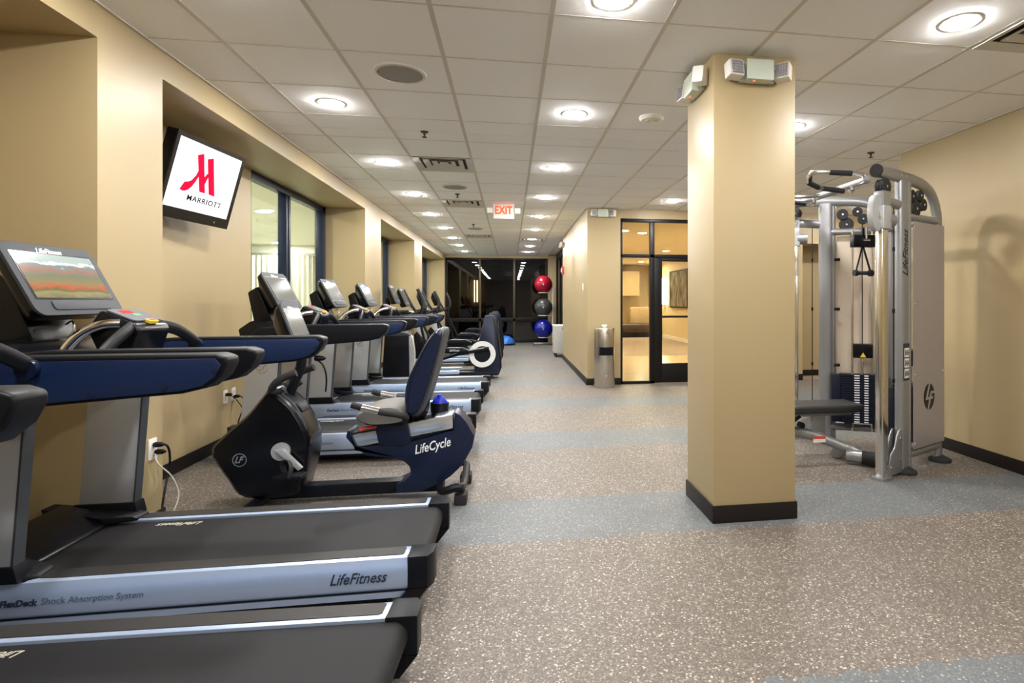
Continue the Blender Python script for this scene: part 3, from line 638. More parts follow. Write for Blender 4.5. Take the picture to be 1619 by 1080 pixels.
obj('shroud_trim', G().tube([(x + LX, -.10, z) for x, z in cr2([(-1.50, .765), (-1.44, .71), (-1.37, .63), (-1.31, .50), (-1.285, .40)], 5, False)], .010, 8), M_bezel, body)
obj('top_tray', G().prism(sX([(-1.47, .75), (-1.36, .64), (-1.335, .60), (-1.37, .58), (-1.44, .68), (-1.50, .76)]), -.07, .07), M_black, body, .01)
lf_badge(body, frame((-1.685 + LX, -.1458, .322), (1, 0, 0), (0, 0, 1)), .042, M_chrome)
crank = obj('crank', G().disc((-1.44 + LX, -.15, .368), .056, .03, 'y', 28), M_upr, B)
obj('crank_arm', G().prism([(x + LX, z) for x, z in ((-1.465, .385), (-1.415, .392), (-1.30, .268), (-1.325, .250))], -.195, -.165), M_upr, crank, .006)
obj('crank_bolt', G().disc((-1.44 + LX, -.168, .368), .014, .012, 'y', 14), M_black, crank)
obj('crank_ring', G().tube([(-1.44 + LX + .10 * math.cos(a * .3), -.141, .34 + .10 * math.sin(a * .3)) for a in range(21)], .004, 6, closed=True), M_black, crank)
for s, dx, dz in ((-1, 0, 0), (1, -.28, .22)):
    p = obj('pedal', G().box(-1.44 + LX + dx, -1.27 + LX + dx, s * .30, s * .195, .222 + dz, .248 + dz), M_black, B, .008)
    obj('pedal_strap', G().tube(cr([(-1.40 + LX + dx, s * .20, .24 + dz), (-1.41 + LX + dx, s * .21, .305 + dz), (-1.36 + LX + dx, s * .25, .33 + dz), (-1.33 + LX + dx, s * .29, .30 + dz), (-1.34 + LX + dx, s * .295, .24 + dz)], 4), .018, 8, .006), M_rubber, p)
obj('far_crank_arm', G().prism([(x + LX, z) for x, z in ((-1.42, .355), (-1.46, .38), (-1.60, .47), (-1.58, .45))], .165, .195), M_upr, B)
# mast, grips, console
obj('mast', G().tube(cr([(-1.46 + LX, 0, .66), (-1.41 + LX, 0, .80), (-1.37 + LX, 0, .92), (-1.40 + LX, 0, 1.08), (-1.45 + LX, 0, 1.16)], 4), .032, 12), M_black, B)
for s in (-1, 1):
    obj('front_grip', G().tube(cr([(-1.46 + LX, s * .04, .72), (-1.50 + LX, s * .13, .745), (-1.475 + LX, s * .165, .795), (-1.42 + LX, s * .17, .838), (-1.345 + LX, s * .165, .866)], 5), .023, 10), M_rubber, B)
    obj('thumb_rest', G().tube([(-1.49 + LX, s * .15, .745), (-1.45 + LX, s * .155, .748), (-1.425 + LX, s * .155, .768)], .018, 8), M_rubber, B)
chs, _ = console(B, -1.355, 1.035, -1.455, 1.305, .155, M_scr, .10)
# rear frame
bm_ = [(-1.068, .43), (-1.053, .495), (-1.005, .515), (-.855, .45), (-.66, .48), (-.42, .56), (-.375, .572), (-.304, .516), (-.241, .407), (-.262, .322), (-.346, .19), (-.449, .105), (-.60, .06), (-.70, .06), (-.735, .11), (-.654, .161), (-.674, .221), (-.755, .275), (-.934, .299), (-1.013, .361)]
fr = obj('rear_frame', G().prism(sX([(-1.068, .43), (-1.056, .478), (-1.035, .47), (-1.00, .355), (-.86, .375), (-.65, .385), (-.378, .45), (-.372, .575), (-.335, .555), (-.296, .51), (-.241, .407), (-.255, .33), (-.30, .25), (-.346, .19), (-.40, .14), (-.46, .10), (-.60, .045), (-.75, .045), (-.75, .105), (-.70, .125), (-.655, .165), (-.665, .22), (-.70, .255), (-.755, .275), (-.85, .29), (-.934, .302), (-1.013, .361)]), -.10, .10), M_navy, B, .012)
obj('frame_core', G().prism(sX([(-1.02, .37), (-1.04, .45), (-.40, .555), (-.38, .46), (-.65, .40)]), -.075, .075), M_gloss, B)
M_sil2 = mat('polished_silver', (.74, .78, .84), .22, metal=.85)
obj('seat_track', G().prism(sX([(-1.035, .44), (-.385, .56), (-.382, .462), (-.998, .358)]), -.088, .088), M_sil2, B, .012)
obj('adjust_lever', G().tube([(-.86 + LX, -.10, .50), (-.93 + LX, -.13, .495), (-.97 + LX, -.135, .485)], .012, 8), M_redp, B)
text('frame_lettering', 'LifeCycle', .085, M_inkw, frame((-.515 + LX, -.1008, .352), (1, 0, .21), (-.21, 0, 1)), fr, shear=.4, bold=.001, width=.24)
obj('seat_carriage', G().prism(sX([(-.893, .525), (-.677, .535), (-.653, .385), (-.70, .365), (-.856, .372)]), -.115, .115), M_navy, B, .012)
obj('base_beam', G().prism(sX([(-1.55, .03), (-1.55, .11), (-.70, .115), (-.60, .11), (-.45, .09), (-.45, .03)]), -.055, .055), M_black, B, .012)
obj('front_foot', G().tube([(-1.60 + LX, -.27, .035), (-1.60 + LX, .27, .035)], .034, 10), M_black, B)
obj('rear_foot', G().tube(cr([(-.47 + LX, -.06, .09), (-.44 + LX, -.25, .095), (-.355 + LX, -.29, .125), (-.318 + LX, -.25, .115), (-.318 + LX, 0, .06), (-.318 + LX, .25, .115), (-.355 + LX, .29, .125), (-.44 + LX, .25, .095), (-.47 + LX, .06, .09)], 4), .026, 8), M_black, B)
for s in (-1, 1): obj('rear_pad', G().box(-.36 + LX, -.28 + LX, s * .215 - .055, s * .215 + .055, 0, .07), M_rubber, B, .01)
seat = [(-.99, .575), (-.93, .62), (-.80, .642), (-.70, .625), (-.67, .56), (-.72, .53), (-.90, .525)]
obj('seat_pad', inflate(cr2(seat, 4), -.20, .20, .06, (-.83, .585)), M_seat, B)
obj('seat_base', G().prism(sX([(-.985, .565), (-.93, .515), (-.70, .505), (-.66, .55)]), -.15, .15), M_black, B, .015)
bk = [(-.672, .60), (-.682, .70), (-.655, .83), (-.55, 1.047), (-.503, 1.115), (-.465, 1.142), (-.44, 1.12), (-.46, 1.02), (-.525, .785), (-.588, .61), (-.635, .565)]
back = obj('backrest', inflate(cr2(bk, 4), -.21, .21, .05, (-.565, .85)), M_navy, B)
obj('back_shell', inflate(cr2([(-.655, .585), (-.61, .70), (-.50, 1.0), (-.46, 1.13), (-.43, 1.12), (-.455, 1.0), (-.51, .78), (-.57, .60), (-.62, .56)], 4), -.195, .195, .04, (-.54, .85)), M_bezel, back)
obj('piping', G().tube([(x + LX, -.205, z) for x, z in ((-.655, .62), (-.655, .70), (-.63, .83), (-.53, 1.05), (-.48, 1.115))], .006, 6), M_black, back)
obj('back_post', G().tube(cr([(-.60 + LX, 0, .82), (-.575 + LX, 0, .66), (-.60 + LX, 0, .55), (-.70 + LX, 0, .50)], 4), .03, 10), M_gloss, B)
for s in (-1, 1):
    a = obj('side_handle', G().tube(cr([(-.70 + LX, s * .12, .53), (-.665 + LX, s * .22, .575), (-.70 + LX, s * .265, .60), (-.80 + LX, s * .27, .62), (-.90 + LX, s * .27, .645), (-.985 + LX, s * .265, .672)], 5), .021, 10), M_rubber, B)
    obj('heart_rate_grip', G().tube([(-.925 + LX, s * .27, .652), (-.82 + LX, s * .27, .625)], .0235, 12), M_chrome, a)
obj('bottle_cage', G().lathe([(.050, .47), (.058, .55), (.062, .60), (.066, .60), (.062, .54), (.054, .46)], 18, (-.50 + LX, .15, 0)), M_black, B)
obj('bottle_cage_floor', G().lathe([(.054, .46), (.054, .475)], 18, (-.50 + LX, .15, 0)), M_black, B)
o = thing('towel', 'crumpled bright blue cloth tucked in the bike bottle holder', 'towel', (-.50, 4.15, .48))
g = G(); rings = []
for k in range(8):
    a = k / 7 * math.pi * .5; rr = .052 * math.cos(a * .98); z = .09 + .075 * math.sin(a)
    rings.append([(rr * (1 + .12 * math.sin(5 * q + k)) * math.cos(q), rr * (1 + .12 * math.sin(5 * q + k)) * math.sin(q), z + .01 * math.sin(3 * q + k)) for q in [2 * math.pi * j / 16 for j in range(16)]])
g.loft([[(.045 * math.cos(2 * math.pi * j / 16), .045 * math.sin(2 * math.pi * j / 16), 0) for j in range(16)]] + rings)
M_blue = mat('bright_blue', (.012, .03, .55), .45)
obj('cloth_fold', g, M_blue, o); obj('cloth_tip', G().lathe([(.02, .15), (.014, .175), (.004, .18)], 10), M_blue, o)

# ---------------------------------------------------------------- cross trainers (rear-drive ellipticals)
def elliptical():
    t = thing('elliptical_trainer', '', 'elliptical', (-LX, 10.0, 0), 0, 'rear-tower elliptical trainers')
    side = [(-.60, .05), (-.62, .30), (-.56, .55), (-.50, .80), (-.455, 1.02), (-.43, 1.07), (-.30, 1.07), (-.275, 1.02), (-.235, .70), (-.19, .40), (-.18, .18), (-.21, .05)]
    tw = obj('rear_tower', inflate(side, -.20, .20, .03, (-.40, .5)), M_navy, t)
    obj('tower_top', G().prism(sX([(-.445, 1.045), (-.43, 1.085), (-.30, 1.085), (-.28, 1.045)]), -.12, .12), M_bezel, tw, .012)
    obj('tower_edge', G().prism(sX([(-.30, 1.03), (-.25, 1.03), (-.16, .40), (-.15, .18), (-.20, .05), (-.26, .05)]), -.14, .14), M_gloss, tw, .02)
    for s in (-1, 1):
        c = (-.47 + LX, s * .235, .43); k = 36
        ring = lambda rr, y: [(c[0] + rr * math.cos(2 * math.pi * i / k), y, c[2] + rr * math.sin(2 * math.pi * i / k)) for i in range(k)]
        dsk = obj('drive_disc', G().disc(c, .225, .07, 'y', 36), M_gloss, t)
        obj('disc_ring', G().loft([ring(.222, c[1] + s * .036), ring(.222, c[1] + s * .046), ring(.138, c[1] + s * .046), ring(.138, c[1] + s * .036)], closed=True), mat('pale_ring', (.72, .73, .72), .45), dsk)
        ph = .16 if s < 0 else -.16
        arm = obj('pedal_arm', G().tube([(-.47 + LX + ph * .7, s * .30, .43 + ph * .6), (-.85 + LX, s * .30, .50 - ph * .3), (-1.30 + LX, s * .29, .40 - ph * .5)], .034, 8, .022), M_black, t)
        obj('arm_trim', G().tube([(-.55 + LX + ph * .7, s * .325, .46 + ph * .5), (-.85 + LX, s * .325, .52 - ph * .3), (-1.25 + LX, s * .315, .43 - ph * .5)], .008, 6), M_chrome, arm)
        pd = obj('foot_pedal', G().prism(sX([(-1.10, .50 - ph * .3), (-1.12, .55 - ph * .3), (-1.06, .60 - ph * .3), (-.80, .60 - ph * .3), (-.68, .555 - ph * .3), (-.70, .52 - ph * .3)]), s * .215, s * .375), M_black, t, .02)
        if s < 0: text('pedal_lettering', 'LifeFitness', .05, M_inkw, frame((-.92 + LX, s * .3755, .555 - ph * .3), (1, 0, 0), (0, 0, 1)), pd, shear=.4, width=.16)
        mv = obj('moving_arm', G().tube(cr([(-1.32 + LX, s * .29, .40 - ph * .5), (-1.42 + LX, s * .30, .70), (-1.52 + LX + ph * .3, s * .31, 1.0), (-1.58 + LX + ph * .8, s * .28, 1.25), (-1.68 + LX + ph, s * .25, 1.50)], 5), .022, 8), M_black, t)
        obj('arm_grip', G().tube(cr([(-1.57 + LX + ph * .8, s * .285, 1.22), (-1.60 + LX + ph, s * .27, 1.34), (-1.69 + LX + ph, s * .25, 1.53)], 4), .028, 10), M_rubber, mv)
        obj('fixed_grip', G().tube(cr([(-1.80 + LX, s * .10, 1.05), (-1.66 + LX, s * .17, 1.10), (-1.52 + LX, s * .17, 1.16), (-1.46 + LX, s * .16, 1.22)], 4), .020, 8), M_rubber, t)
    obj('base_beam', G().box(-2.0 + LX, -.30 + LX, -.09, .09, .05, .15).box(-.95 + LX, -.30 + LX, -.26, .26, .05, .13), M_black, t, .015)
    obj('base_rail', G().box(-1.95 + LX, -.85 + LX, -.30, -.22, .10, .16).box(-1.95 + LX, -.85 + LX, .22, .30, .10, .16), M_silver, t, .01)
    obj('front_foot', G().box(-2.02 + LX, -1.92 + LX, -.34, .34, 0, .07), M_rubber, t, .015)
    obj('rear_foot', G().box(-.48 + LX, -.36 + LX, -.30, .30, 0, .07), M_rubber, t, .015)
    obj('front_mast', G().prism(sX([(-1.98, .10), (-1.80, .10), (-1.74, .60), (-1.76, 1.12), (-1.90, 1.12), (-1.92, .60)]), -.09, .09), M_upr, t, .02)
    obj('mast_cover', G().prism(sX([(-2.0, .12), (-1.72, .12), (-1.72, .50), (-1.90, .72), (-1.99, .60)]), -.12, .12), M_gloss, t, .03)
    obj('accessory_tray', G().prism(sX([(-1.93, 1.06), (-1.90, 1.16), (-1.70, 1.18), (-1.62, 1.13), (-1.72, 1.05)]), -.17, .17), M_gloss, t, .02)
    console(t, -1.72, 1.24, -1.85, 1.54, .20, M_scr, .10)
    return t
E1_ = elliptical(); E1_['label'] = 'rear-tower elliptical with pale drive ring, next to the black-bodied upright machine'
E2_ = dup(E1_, (-LX, 12.1, 0), 'rear-tower elliptical standing between two other ellipticals')
E3_ = dup(E1_, (-LX, 14.2, 0), 'rear-tower elliptical nearest to the dark end windows')

# upright machine beyond the far treadmill
t = thing('upright_machine', 'black box-bodied upright exercise machine with grey cap and tilted console', 'exercise machine', (-LX + .06, 9.22, 0))
obj('body', G().prism(sX([(-2.02, .06), (-1.98, .79), (-1.62, .79), (-1.61, .06)]), -.14, .14), M_black, t, .02)
obj('side_panel', G().prism(sX([(-1.61, .06), (-1.62, .79), (-1.585, .77), (-1.575, .06)]), -.13, .13), M_upr, t, .008)
obj('top_cap', G().prism(sX([(-2.01, .785), (-1.98, .83), (-1.90, .855), (-1.72, .855), (-1.62, .83), (-1.60, .785)]), -.145, .145), M_bezel, t, .02)
obj('foot', G().box(-2.03 + LX, -1.95 + LX, -.16, .16, 0, .07).box(-1.66 + LX, -1.58 + LX, -.16, .16, 0, .07), M_rubber, t, .01)
obj('mast', G().tube(cr([(-1.88 + LX, 0, .84), (-1.90 + LX, 0, 1.05), (-1.95 + LX, 0, 1.25), (-1.97 + LX, 0, 1.38)], 4), .035, 10), M_gloss, t)
console(t, -1.80, 1.29, -1.91, 1.565, .19, M_scr, .09)
obj('handle', G().tube(cr([(-1.93 + LX, -.16, 1.12), (-1.76 + LX, -.2, 1.17), (-1.70 + LX, 0, 1.18), (-1.76 + LX, .2, 1.17), (-1.93 + LX, .16, 1.12), (-1.95 + LX, 0, 1.11)], 4, True), .02, 8, closed=True), M_rubber, t)
obj('side_cable', G().tube(cr([(-1.60 + LX, -.05, .80), (-1.56 + LX, -.10, .72), (-1.53 + LX, -.12, .5), (-1.55 + LX, -.12, .2), (-1.58 + LX, -.12, .03)], 5), .010, 6), M_vent, t)

# ---------------------------------------------------------------- cable machine
Cx, Cy = 2.97, 4.46
m = thing('cable_machine', 'grey dual-tower cable machine with weight stacks and pull-up bar', 'gym machine', (Cx, Cy, 0))
AN = R(26)
def tower(sg):
    o = Vector((0, sg * .54, 0)); dv = Vector((math.cos(AN), -sg * math.sin(AN), 0)); nv = Vector((-dv.y, dv.x, 0)) * (1 if sg < 0 else -1)
    # local frame: u along dv, w outwards across the tower, z up
    def tr(g): return g.xf(Matrix(((dv.x, -nv.x, 0, o.x), (dv.y, -nv.y, 0, o.y), (0, 0, 1, 0), (0, 0, 0, 1))))
    # w positive = outward side (towards -y for the near tower)
    lab = lambda p: p
    up = obj('front_upright', tr(G().prism(rrect(.125, .07, .034, 5, .02, 0), .03, 2.26, 'z')), M_lift, m)
    obj('upright_tube', tr(G().tube([(.085, .012, .03), (.085, .012, 2.25)], .026, 12)), M_lift, up)
    obj('cable_column', tr(G().prism(rrect(.085, .06, .008, 2, -.27, 0), .02, 2.06, 'z')), M_chrome, m, .003)
    g = G()
    for k in range(30): g.disc((-.27, -.031, .25 + k * .055), .008, .004, 'y', 8)
    h = obj('column_holes', tr(g), M_dark, m); h['kind'] = 'stuff'
    obj('column_foot', tr(G().prism(rrect(.15, .10, .03, 4, -.27, 0), 0, .02, 'z')), M_lift, m)
    br = [(-.225, .02), (-.225, .10), (-.19, .18), (-.14, .22), (-.11, .30), (-.075, .345), (-.035, .345), (-.035, .02)]
    for w in (-.032, .022): obj('foot_bracket', tr(G().prism(br, w, w + .010)), M_lift, m, .002)
    g = G()
    for u, z in ((-.20, .08), (-.06, .12), (-.06, .28)): g.disc((u, .035, z), .008, .012, 'y', 10)
    obj('bracket_bolt', tr(g), M_chrome, m)
    for u in (.03, .60): obj('rubber_foot', tr(G().lathe([(.085, 0), (.085, .02), (.06, .035), (.03, .05)], 18, (u, .02, 0))), M_rubber, m)
    path = cr([(-.34, 0, 2.285), (-.1, 0, 2.285), (.20, 0, 2.275), (.38, 0, 2.25), (.50, 0, 2.19), (.575, 0, 2.08), (.60, 0, 1.93), (.60, 0, 1.5), (.60, 0, .6), (.60, 0, .03)], 5)
    obj('top_frame', tr(G().tube(path, .047, 14, .034, up=None)), M_lift, m)
    obj('frame_cap', tr(G().disc((-.345, 0, 2.285), .049, .014, 'x', 20)), M_rubber, m)
    for u, z in ((-.05, 1), (.02, 1)): obj('frame_bolt', tr(G().disc((u, .036, 2.285), .008, .008, 'y', 10)), M_chrome, m)
    obj('cross_brace', tr(G().tube([(.06, 0, 1.985), (.59, 0, 1.985)], .032, 12)), M_lift, m)
    obj('base_brace', tr(G().tube([(.06, 0, .13), (.60, 0, .13)], .034, 12)), M_lift, m)
    obj('column_arm', tr(G().tube([(.03, 0, 2.06), (-.22, 0, 2.08)], .040, 10, .03)), M_lift, m)
    obj('arm_plate', tr(G().box(-.315, -.215, -.04, .04, 1.96, 2.14)), M_lift, m, .006)
    sh = obj('shroud', tr(G().box(.118, .628, .037, .043, .17, 1.945)), M_shroud if sg < 0 else M_shroud_lit, m)
    g = G()
    for u in (.140, .606):
        for z in (.21, .75, 1.30, 1.90): g.disc((u, .044, z), .009, .010, 'y', 10)
    obj('shroud_bolt', tr(g), M_chrome, sh)
    # pulleys
    for u, w, z, r in ((-.255, -.018, 2.175, .060), (-.255, .018, 2.175, .062), (.17, .0, 2.15, .052), (.30, .0, 2.17, .045), (.205, .012, 2.055, .066), (.35, .0, 2.10, .050)):
        pu = obj('pulley', tr(G().lathe([(r * .96, -.014), (r, -.010), (r * .86, 0), (r, .010), (r * .96, .014)], 24, (u, w, z), 'y')), M_rubber, m)
        obj('pulley_bolt', tr(G().disc((u, w, z), .009, .036, 'y', 10)), M_chrome, pu)
    # adjustable pulley carriage
    obj('carriage', tr(G().prism(rrect(.115, .095, .01, 3, -.27, 0), 1.86, 2.03, 'z')), M_upr, m, .004)
    obj('carriage_knob', tr(G().disc((-.19, 0, 1.93), .055, .09, 'x', 20)), M_lift, m)
    obj('pulley_guard', tr(G().loft([[(-.36 + .075 * math.cos(a), w, 1.97 + .135 * math.sin(a)) for a in [2 * math.pi * k / 24 for k in range(24)]] for w in (-.022, .022)])), M_upr, m, .004)
    obj('swivel', tr(G().disc((-.335, 0, 1.94), .026, .10, 'z', 14).disc((-.335, 0, 1.94), .032, .02, 'z', 14)), M_chrome, m)
    obj('cable', tr(G().tube([(-.30, 0, 2.15), (-.335, 0, 2.0)], .004, 6).tube([(-.10, -.0, .10), (-.10, 0, 2.05)], .004, 6)), M_black, m)
    for z in (.72, 1.25, 1.72): obj('cable_stop', tr(G().disc((.118, -.034, z), .014, .05, 'x', 12).disc((-.10, 0, z), .010, .03, 'z', 10)), M_black, m)
    # weight stack with guide rods
    uc = .33; wi = -.085
    for du in (-.085, .085): obj('guide_rod', tr(G().tube([(uc + du, wi, .12), (uc + du, wi, 1.99)], .011, 10)), M_chrome, m)
    g = G(); n = 20
    for k in range(n): g.box(uc - .19, uc + .19, wi - .055, wi + .055, .20 + k * .0225, .2195 + k * .0225)
    st = obj('weight_stack', tr(g), M_stack, m); st['kind'] = 'stuff'
    g = G()
    for k in range(n):
        g.box(uc - .075, uc - .03, wi - .057, wi - .054, .205 + k * .0225, .215 + k * .0225).box(uc + .01, uc + .045, wi - .057, wi - .054, .205 + k * .0225, .215 + k * .0225)
    nm = obj('weight_numbers', tr(g), M_inkw, m); nm['kind'] = 'stuff'
    obj('extra_weight', tr(G().box(uc - .27, uc - .192, wi - .045, wi + .045, .20, .64)), M_stack, m, .004)
    obj('stack_stem', tr(G().tube([(uc, wi, .64), (uc, wi, .90)], .012, 10)), M_chrome, m)
    ab = obj('add_on_weight', tr(G().box(uc - .085, uc + .085, wi - .05, wi + .05, .80, .93)), M_gloss, m, .008)
    obj('warning_triangle', tr(G().prism([(uc - .026, .808), (uc + .026, .808), (uc, .852)], wi - .0515, wi - .050)), M_yel, ab)
    obj('stack_cable', tr(G().tube([(uc, wi, .9), (uc, wi, 2.1)], .004, 6)), M_black, m)
    obj('stack_support', tr(G().box(uc - .15, uc - .09, wi - .05, wi + .05, .15, .20).box(uc + .09, uc + .15, wi - .05, wi + .05, .15, .20)), M_rubber, m)
    return tr, up, sh, o, dv, nv
trn, upn, shn, on, dvn, nvn = tower(-1)
trf, upf, shf, of_, dvf, nvf = tower(1)
# lettering, instruction sign and emblem on the near tower
def on_near(u, w, z, xd, yd):
    # plane on the outward face of the near tower
    M = Matrix(((dvn.x, -nvn.x, 0, on.x), (dvn.y, -nvn.y, 0, on.y), (0, 0, 1, 0), (0, 0, 0, 1)))
    f3 = M.to_3x3(); return frame(M @ Vector((u, w, z)), f3 @ Vector(xd), f3 @ Vector(yd))
wf = (trn(G().add([(0, -.05, 0)], [])).v[0]); 
OUT = -1 if (Vector(wf) - Vector(on)).y < 0 else 1      # local w sign that faces -y
text('upright_lettering', 'LifeFitness', .10, M_inkb, on_near(.012, OUT * .0355, 1.70, (0, 0, 1), (-1, 0, 0)), upn, shear=.4, bold=.0012, width=.36)
sg_ = obj('instruction_sign', trn(G().box(-.022, .062, min(OUT * .035, OUT * .038), max(OUT * .035, OUT * .038), .715, 1.0)), M_ink, upn)
for k in range(3): obj('sign_panel', trn(G().box(-.014, .054, min(OUT * .037, OUT * .0395), max(OUT * .037, OUT * .0395), .735 + k * .08, .805 + k * .08)), M_white, sg_)
g = G()
for k in range(3):
    for a in range(2): g.box(-.004 + a * .03, .012 + a * .03, min(OUT * .039, OUT * .0405), max(OUT * .039, OUT * .0405), .748 + k * .08, .790 + k * .08).box(.001 + a * .03, .020 + a * .03, min(OUT * .039, OUT * .0405), max(OUT * .039, OUT * .0405), .762 + k * .08, .770 + k * .08)
g.box(-.012, .05, min(OUT * .037, OUT * .0392), max(OUT * .037, OUT * .0392), .983, .990)
x_ = obj('sign_print', trn(g), M_bezel, sg_); x_['kind'] = 'stuff'
Msh = on_near(.365, .0432, .56, (1, 0, 0), (0, 0, 1))
obj('emblem', G().prism([(.088 * math.cos(a), .105 * math.sin(a)) for a in [2 * math.pi * k / 36 for k in range(36)]], 0, .0015, 'z').xf(Msh), M_inkb, shn)
g = G()
g.prism([(-.006, .105), (.016, .103), (-.026, -.005), (.004, -.005), (.004, -.022), (-.060, -.022)], .001, .0025, 'z')
g.prism([(.026, .040), (.083, .040), (.084, .022), (.040, .022), (.030, -.003), (.066, -.003), (.062, -.020), (.024, -.022), (-.008, -.104), (-.028, -.100), (.004, 0)], .001, .0025, 'z')
obj('emblem_letters', g.xf(Msh), M_shroud, shn)
# stack facing for the far tower is visible; pull-up bar joins both towers
bx = -.25
obj('pull_up_bar', G().tube([(bx, -.50, 2.26), (bx, .52, 2.26)], .030, 12), M_lift, m)
for y0, sgn in ((-.30, 1), (.28, -1)):
    gpath = cr([(bx, y0 - .16 * sgn, 2.285), (bx - .05, y0 - .16 * sgn, 2.315), (bx - .36, y0 - .10 * sgn, 2.33), (bx - .40, y0 - .05 * sgn, 2.31), (bx - .36, y0 + .02 * sgn, 2.27), (bx - .22, y0 + .10 * sgn, 2.25), (bx - .02, y0 + .14 * sgn, 2.255)], 4)
    hb = obj('loop_handle', G().tube(gpath, .017, 8), M_chrome, m)
    obj('handle_grip', G().tube([(bx - .10, y0 - .15 * sgn, 2.318), (bx - .27, y0 - .12 * sgn, 2.327)], .022, 10).tube([(bx - .39, y0 - .04 * sgn, 2.305), (bx - .36, y0 + .02 * sgn, 2.27), (bx - .24, y0 + .09 * sgn, 2.252)], .022, 10), M_rubber, hb)
    sb = obj('straight_handle', G().tube(cr([(bx - .02, y0 - .02, 2.25), (bx - .03, y0 - .06, 2.20), (bx - .10, y0 - .10, 2.185), (bx - .32, y0 - .12, 2.20)], 4), .016, 8), M_chrome, m)
    obj('handle_grip', G().tube([(bx - .14, y0 - .105, 2.187), (bx - .33, y0 - .12, 2.201)], .021, 10), M_rubber, sb)
# trapeze strap handle hanging from near carriage
cx_, cy_, cz_ = -.02, -.10, 1.86
obj('hanger', G().box(cx_ - .012, cx_ + .012, cy_ - .012, cy_ + .012, 1.80, 1.95).box(cx_ - .10, cx_ + .10, cy_ - .03, cy_ + .03, 1.78, 1.885), M_gloss, m, .006)
obj('hanger_link', G().tube([(cx_ - .02, cy_ - .035, 1.84), (cx_ + .04, cy_ - .035, 1.84)], .012, 8).tube([(cx_ + .01, cy_ - .035, 1.95), (cx_ + .01, cy_ - .035, 1.84)], .008, 8), M_chrome, m)
obj('strap', G().tube([(cx_, cy_, 1.80), (cx_ - .065, cy_, 1.565)], .008, 6, .003).tube([(cx_, cy_, 1.80), (cx_ + .075, cy_, 1.565)], .010, 6, .004), M_rubber, m)
hd = obj('hand_grip', G().tube([(cx_ - .06, cy_, 1.563), (cx_ + .07, cy_, 1.563)], .017, 12), M_bezel, m)
obj('grip_end', G().disc((cx_ - .065, cy_, 1.563), .026, .03, 'x', 16).disc((cx_ + .075, cy_, 1.563), .028, .03, 'x', 16), M_rubber, hd)
obj('centre_beam', G().tube([(.50, -.27, 2.0), (.50, .27, 2.0)], .03, 10), M_lift, m); obj('centre_beam', G().tube([(.55, -.28, .13), (.55, .28, .13)], .03, 10), M_lift, m)

# bench
b = thing('weight_bench', 'black padded adjustable bench on grey frame beside the cable machine', 'bench', (2.25, 4.36, 0))
obj('seat_pad', G().box(-.12, .62, -.15, .15, .41, .475), M_pad, b, .02, 3)
obj('back_pad', G().box(-.60, -.14, -.15, .15, .41, .475), M_pad, b, .02, 3)
obj('pad_frame', G().box(-.55, .56, -.06, .06, .375, .41), M_lift, b, .006)
obj('main_beam', G().tube(cr([(-.62, 0, .09), (-.20, 0, .24), (.15, 0, .23), (.45, -.10, .13), (.56, -.17, .085)], 5), .042, 10, .032), M_lift, b)
obj('post', G().box(.22, .34, -.035, .035, .2, .39), M_lift, b, .008)
obj('support_strut', G().tube([(-.05, .05, .23), (.12, .05, .39)], .020, 8).tube([(-.15, -.05, .22), (.10, -.05, .38)], .018, 8), M_black, b)
obj('adjust_knob', G().disc((.10, -.07, .31), .025, .05, 'y', 14), M_black, b)
obj('front_foot', G().tube([(.46, -.14, .065), (.66, -.30, .062)], .050, 12, .042), M_lift, b)
obj('foot_grip', G().tube([(.55, -.215, .064), (.695, -.33, .060)], .056, 12, .050), M_rubber, b)
obj('front_foot', G().tube([(.46, .0, .05), (.60, .28, .05)], .045, 12), M_lift, b)
obj('rear_foot', G().tube([(-.62, -.28, .05), (-.62, .28, .05)], .048, 12), M_lift, b)
wl = obj('warning_label', G().box(.20, .31, -.085, -.083, .165, .215), M_white, b); obj('label_stripe', G().box(.20, .31, -.0865, -.085, .195, .215), M_redp, wl)

# ---------------------------------------------------------------- smaller things
o = thing('wipes_bin', 'tall stainless steel wipes dispenser bin beside the glass entrance', 'bin', (1.44, 8.60, 0))
obj('bin_body', G().lathe([(.155, 0), (.162, .01), (.162, .90), (.158, .915), (.02, .918)], 36), M_steel, o)
obj('bin_slot', G().loft([[(r * math.sin(a), -r * math.cos(a), z) for a in [R(q) for q in range(-38, 47, 7)] for z in (.50,)] + [(r * math.sin(a), -r * math.cos(a), .625) for a in [R(q) for q in range(46, -39, -7)]] for r in (.160, .1655)]), M_gloss, o)
obj('lid_hinge', G().box(.0, .03, -.166, -.158, .83, .87), M_chrome, o)
obj('wipe_tuft', G().lathe([(.012, .915), (.03, .93), (.045, .955), (.025, .965), (.004, .95)], 12), mat('tissue_white', (.9, .9, .88), .8), o)

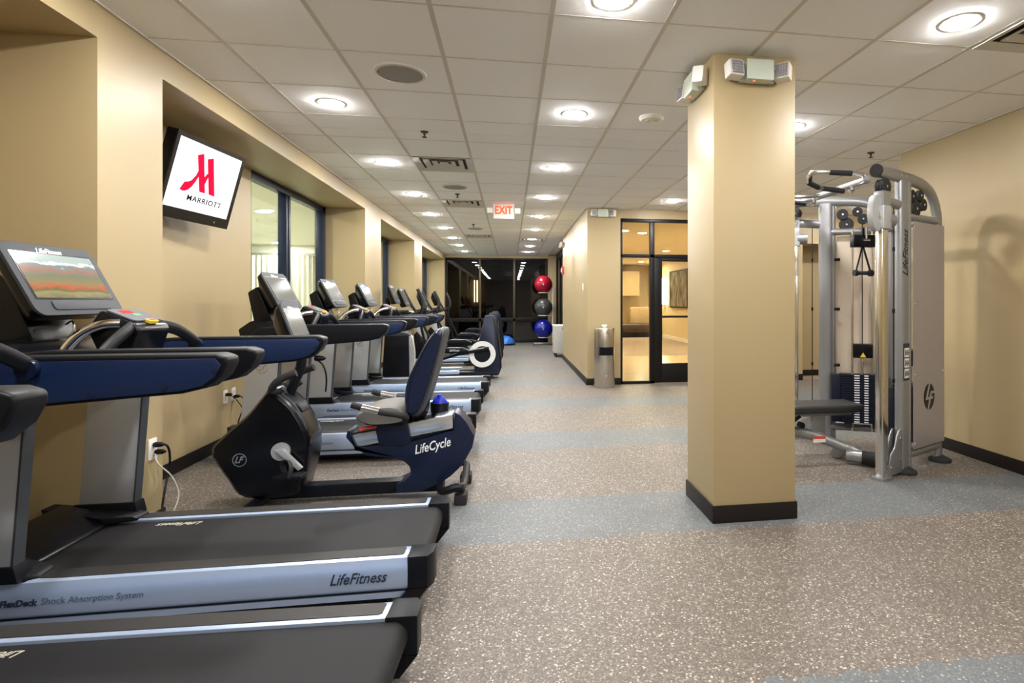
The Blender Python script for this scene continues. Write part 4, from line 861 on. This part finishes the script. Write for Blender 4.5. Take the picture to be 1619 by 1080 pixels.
o = thing('ball_rack', 'slim white rack holding three exercise balls by end windows', 'rack', (1.0, 17.3, 0))
obj('post', G().tube([(.29, .05, .03), (.29, .05, 1.75)], .022, 10), M_white, o)
for z in (.228, .896, 1.594):
    obj('ball_cradle', G().tube([(.15 * math.cos(a * .3), .15 * math.sin(a * .3), z) for a in range(21)], .012, 8, closed=True).tube([(.13, 0, z), (.29, .05, z)], .012, 8), M_white, o)
obj('base', G().tube([(-.28, -.2, .03), (.29, .05, .04)], .02, 8).tube([(-.28, .25, .03), (.29, .05, .04)], .02, 8).tube([(.29, .05, .04), (.32, -.3, .03)], .02, 8), M_lift, o)
for x, y in ((-.28, -.2), (-.28, .25), (.32, -.3)): obj('foot', G().disc((x, y, .015), .03, .03, 'z', 12), M_rubber, o)
for nm_, col, z, r, lab in (('exercise_ball', (.26, .005, .02), 1.845, .275, 'shiny dark red exercise ball, top of the ball rack'), ('exercise_ball', (.045, .048, .048), 1.147, .275, 'dark grey exercise ball on the middle of the rack'), ('exercise_ball', (.006, .010, .23), .49, .285, 'shiny blue exercise ball at the bottom of the rack')):
    o = thing(nm_, lab, 'ball', (1.0, 17.3, z - r), 0, 'exercise balls on the rack')
    rings = 28; prof = []
    for k in range(1, rings):
        a = -math.pi / 2 + math.pi * k / rings; rr = r * math.cos(a); zz = r + r * math.sin(a)
        prof.append((rr * (1 + (.004 if k % 3 == 0 else 0)), zz))
    obj('ball_skin', G().lathe(prof, 36), mat('ball_' + lab.split()[1], col, .25), o)
    obj('valve', G().disc((-.02, -r * .985, r), .012, .02, 'y', 10), M_white, o)
o = thing('balance_dome', 'blue half-ball balance trainer on the floor by end windows', 'balance trainer', (-.17, 17.4, 0))
obj('dome', G().lathe([(.30, .05), (.29, .12), (.24, .20), (.15, .26), (.02, .285)], 28), mat('dome_blue', (.03, .16, .55), .3), o)
obj('platform', G().lathe([(.28, 0), (.315, .01), (.32, .05), (.30, .055)], 28), M_black, o)
o = thing('storage_cart', 'light grey panel cart on black casters at the partition end', 'cart', (1.20, 13.65, 0))
obj('cart_body', G().box(-.17, .20, -.30, .30, .10, .74), mat('cart_grey', (.50, .49, .46), .4, var=.1, vscale=5), o, .015)
obj('top_rim', G().box(-.18, .21, -.31, .31, .73, .76), M_white, o, .008)
for x in (-.12, .15):
    for y in (-.24, .24): obj('caster', G().disc((x, y, .045), .045, .04, 'x', 16).box(x - .008, x + .008, y - .015, y + .015, .05, .12), M_rubber, o)
obj('latch', G().box(.02, .12, -.315, -.30, .66, .70), M_black, o, .006)
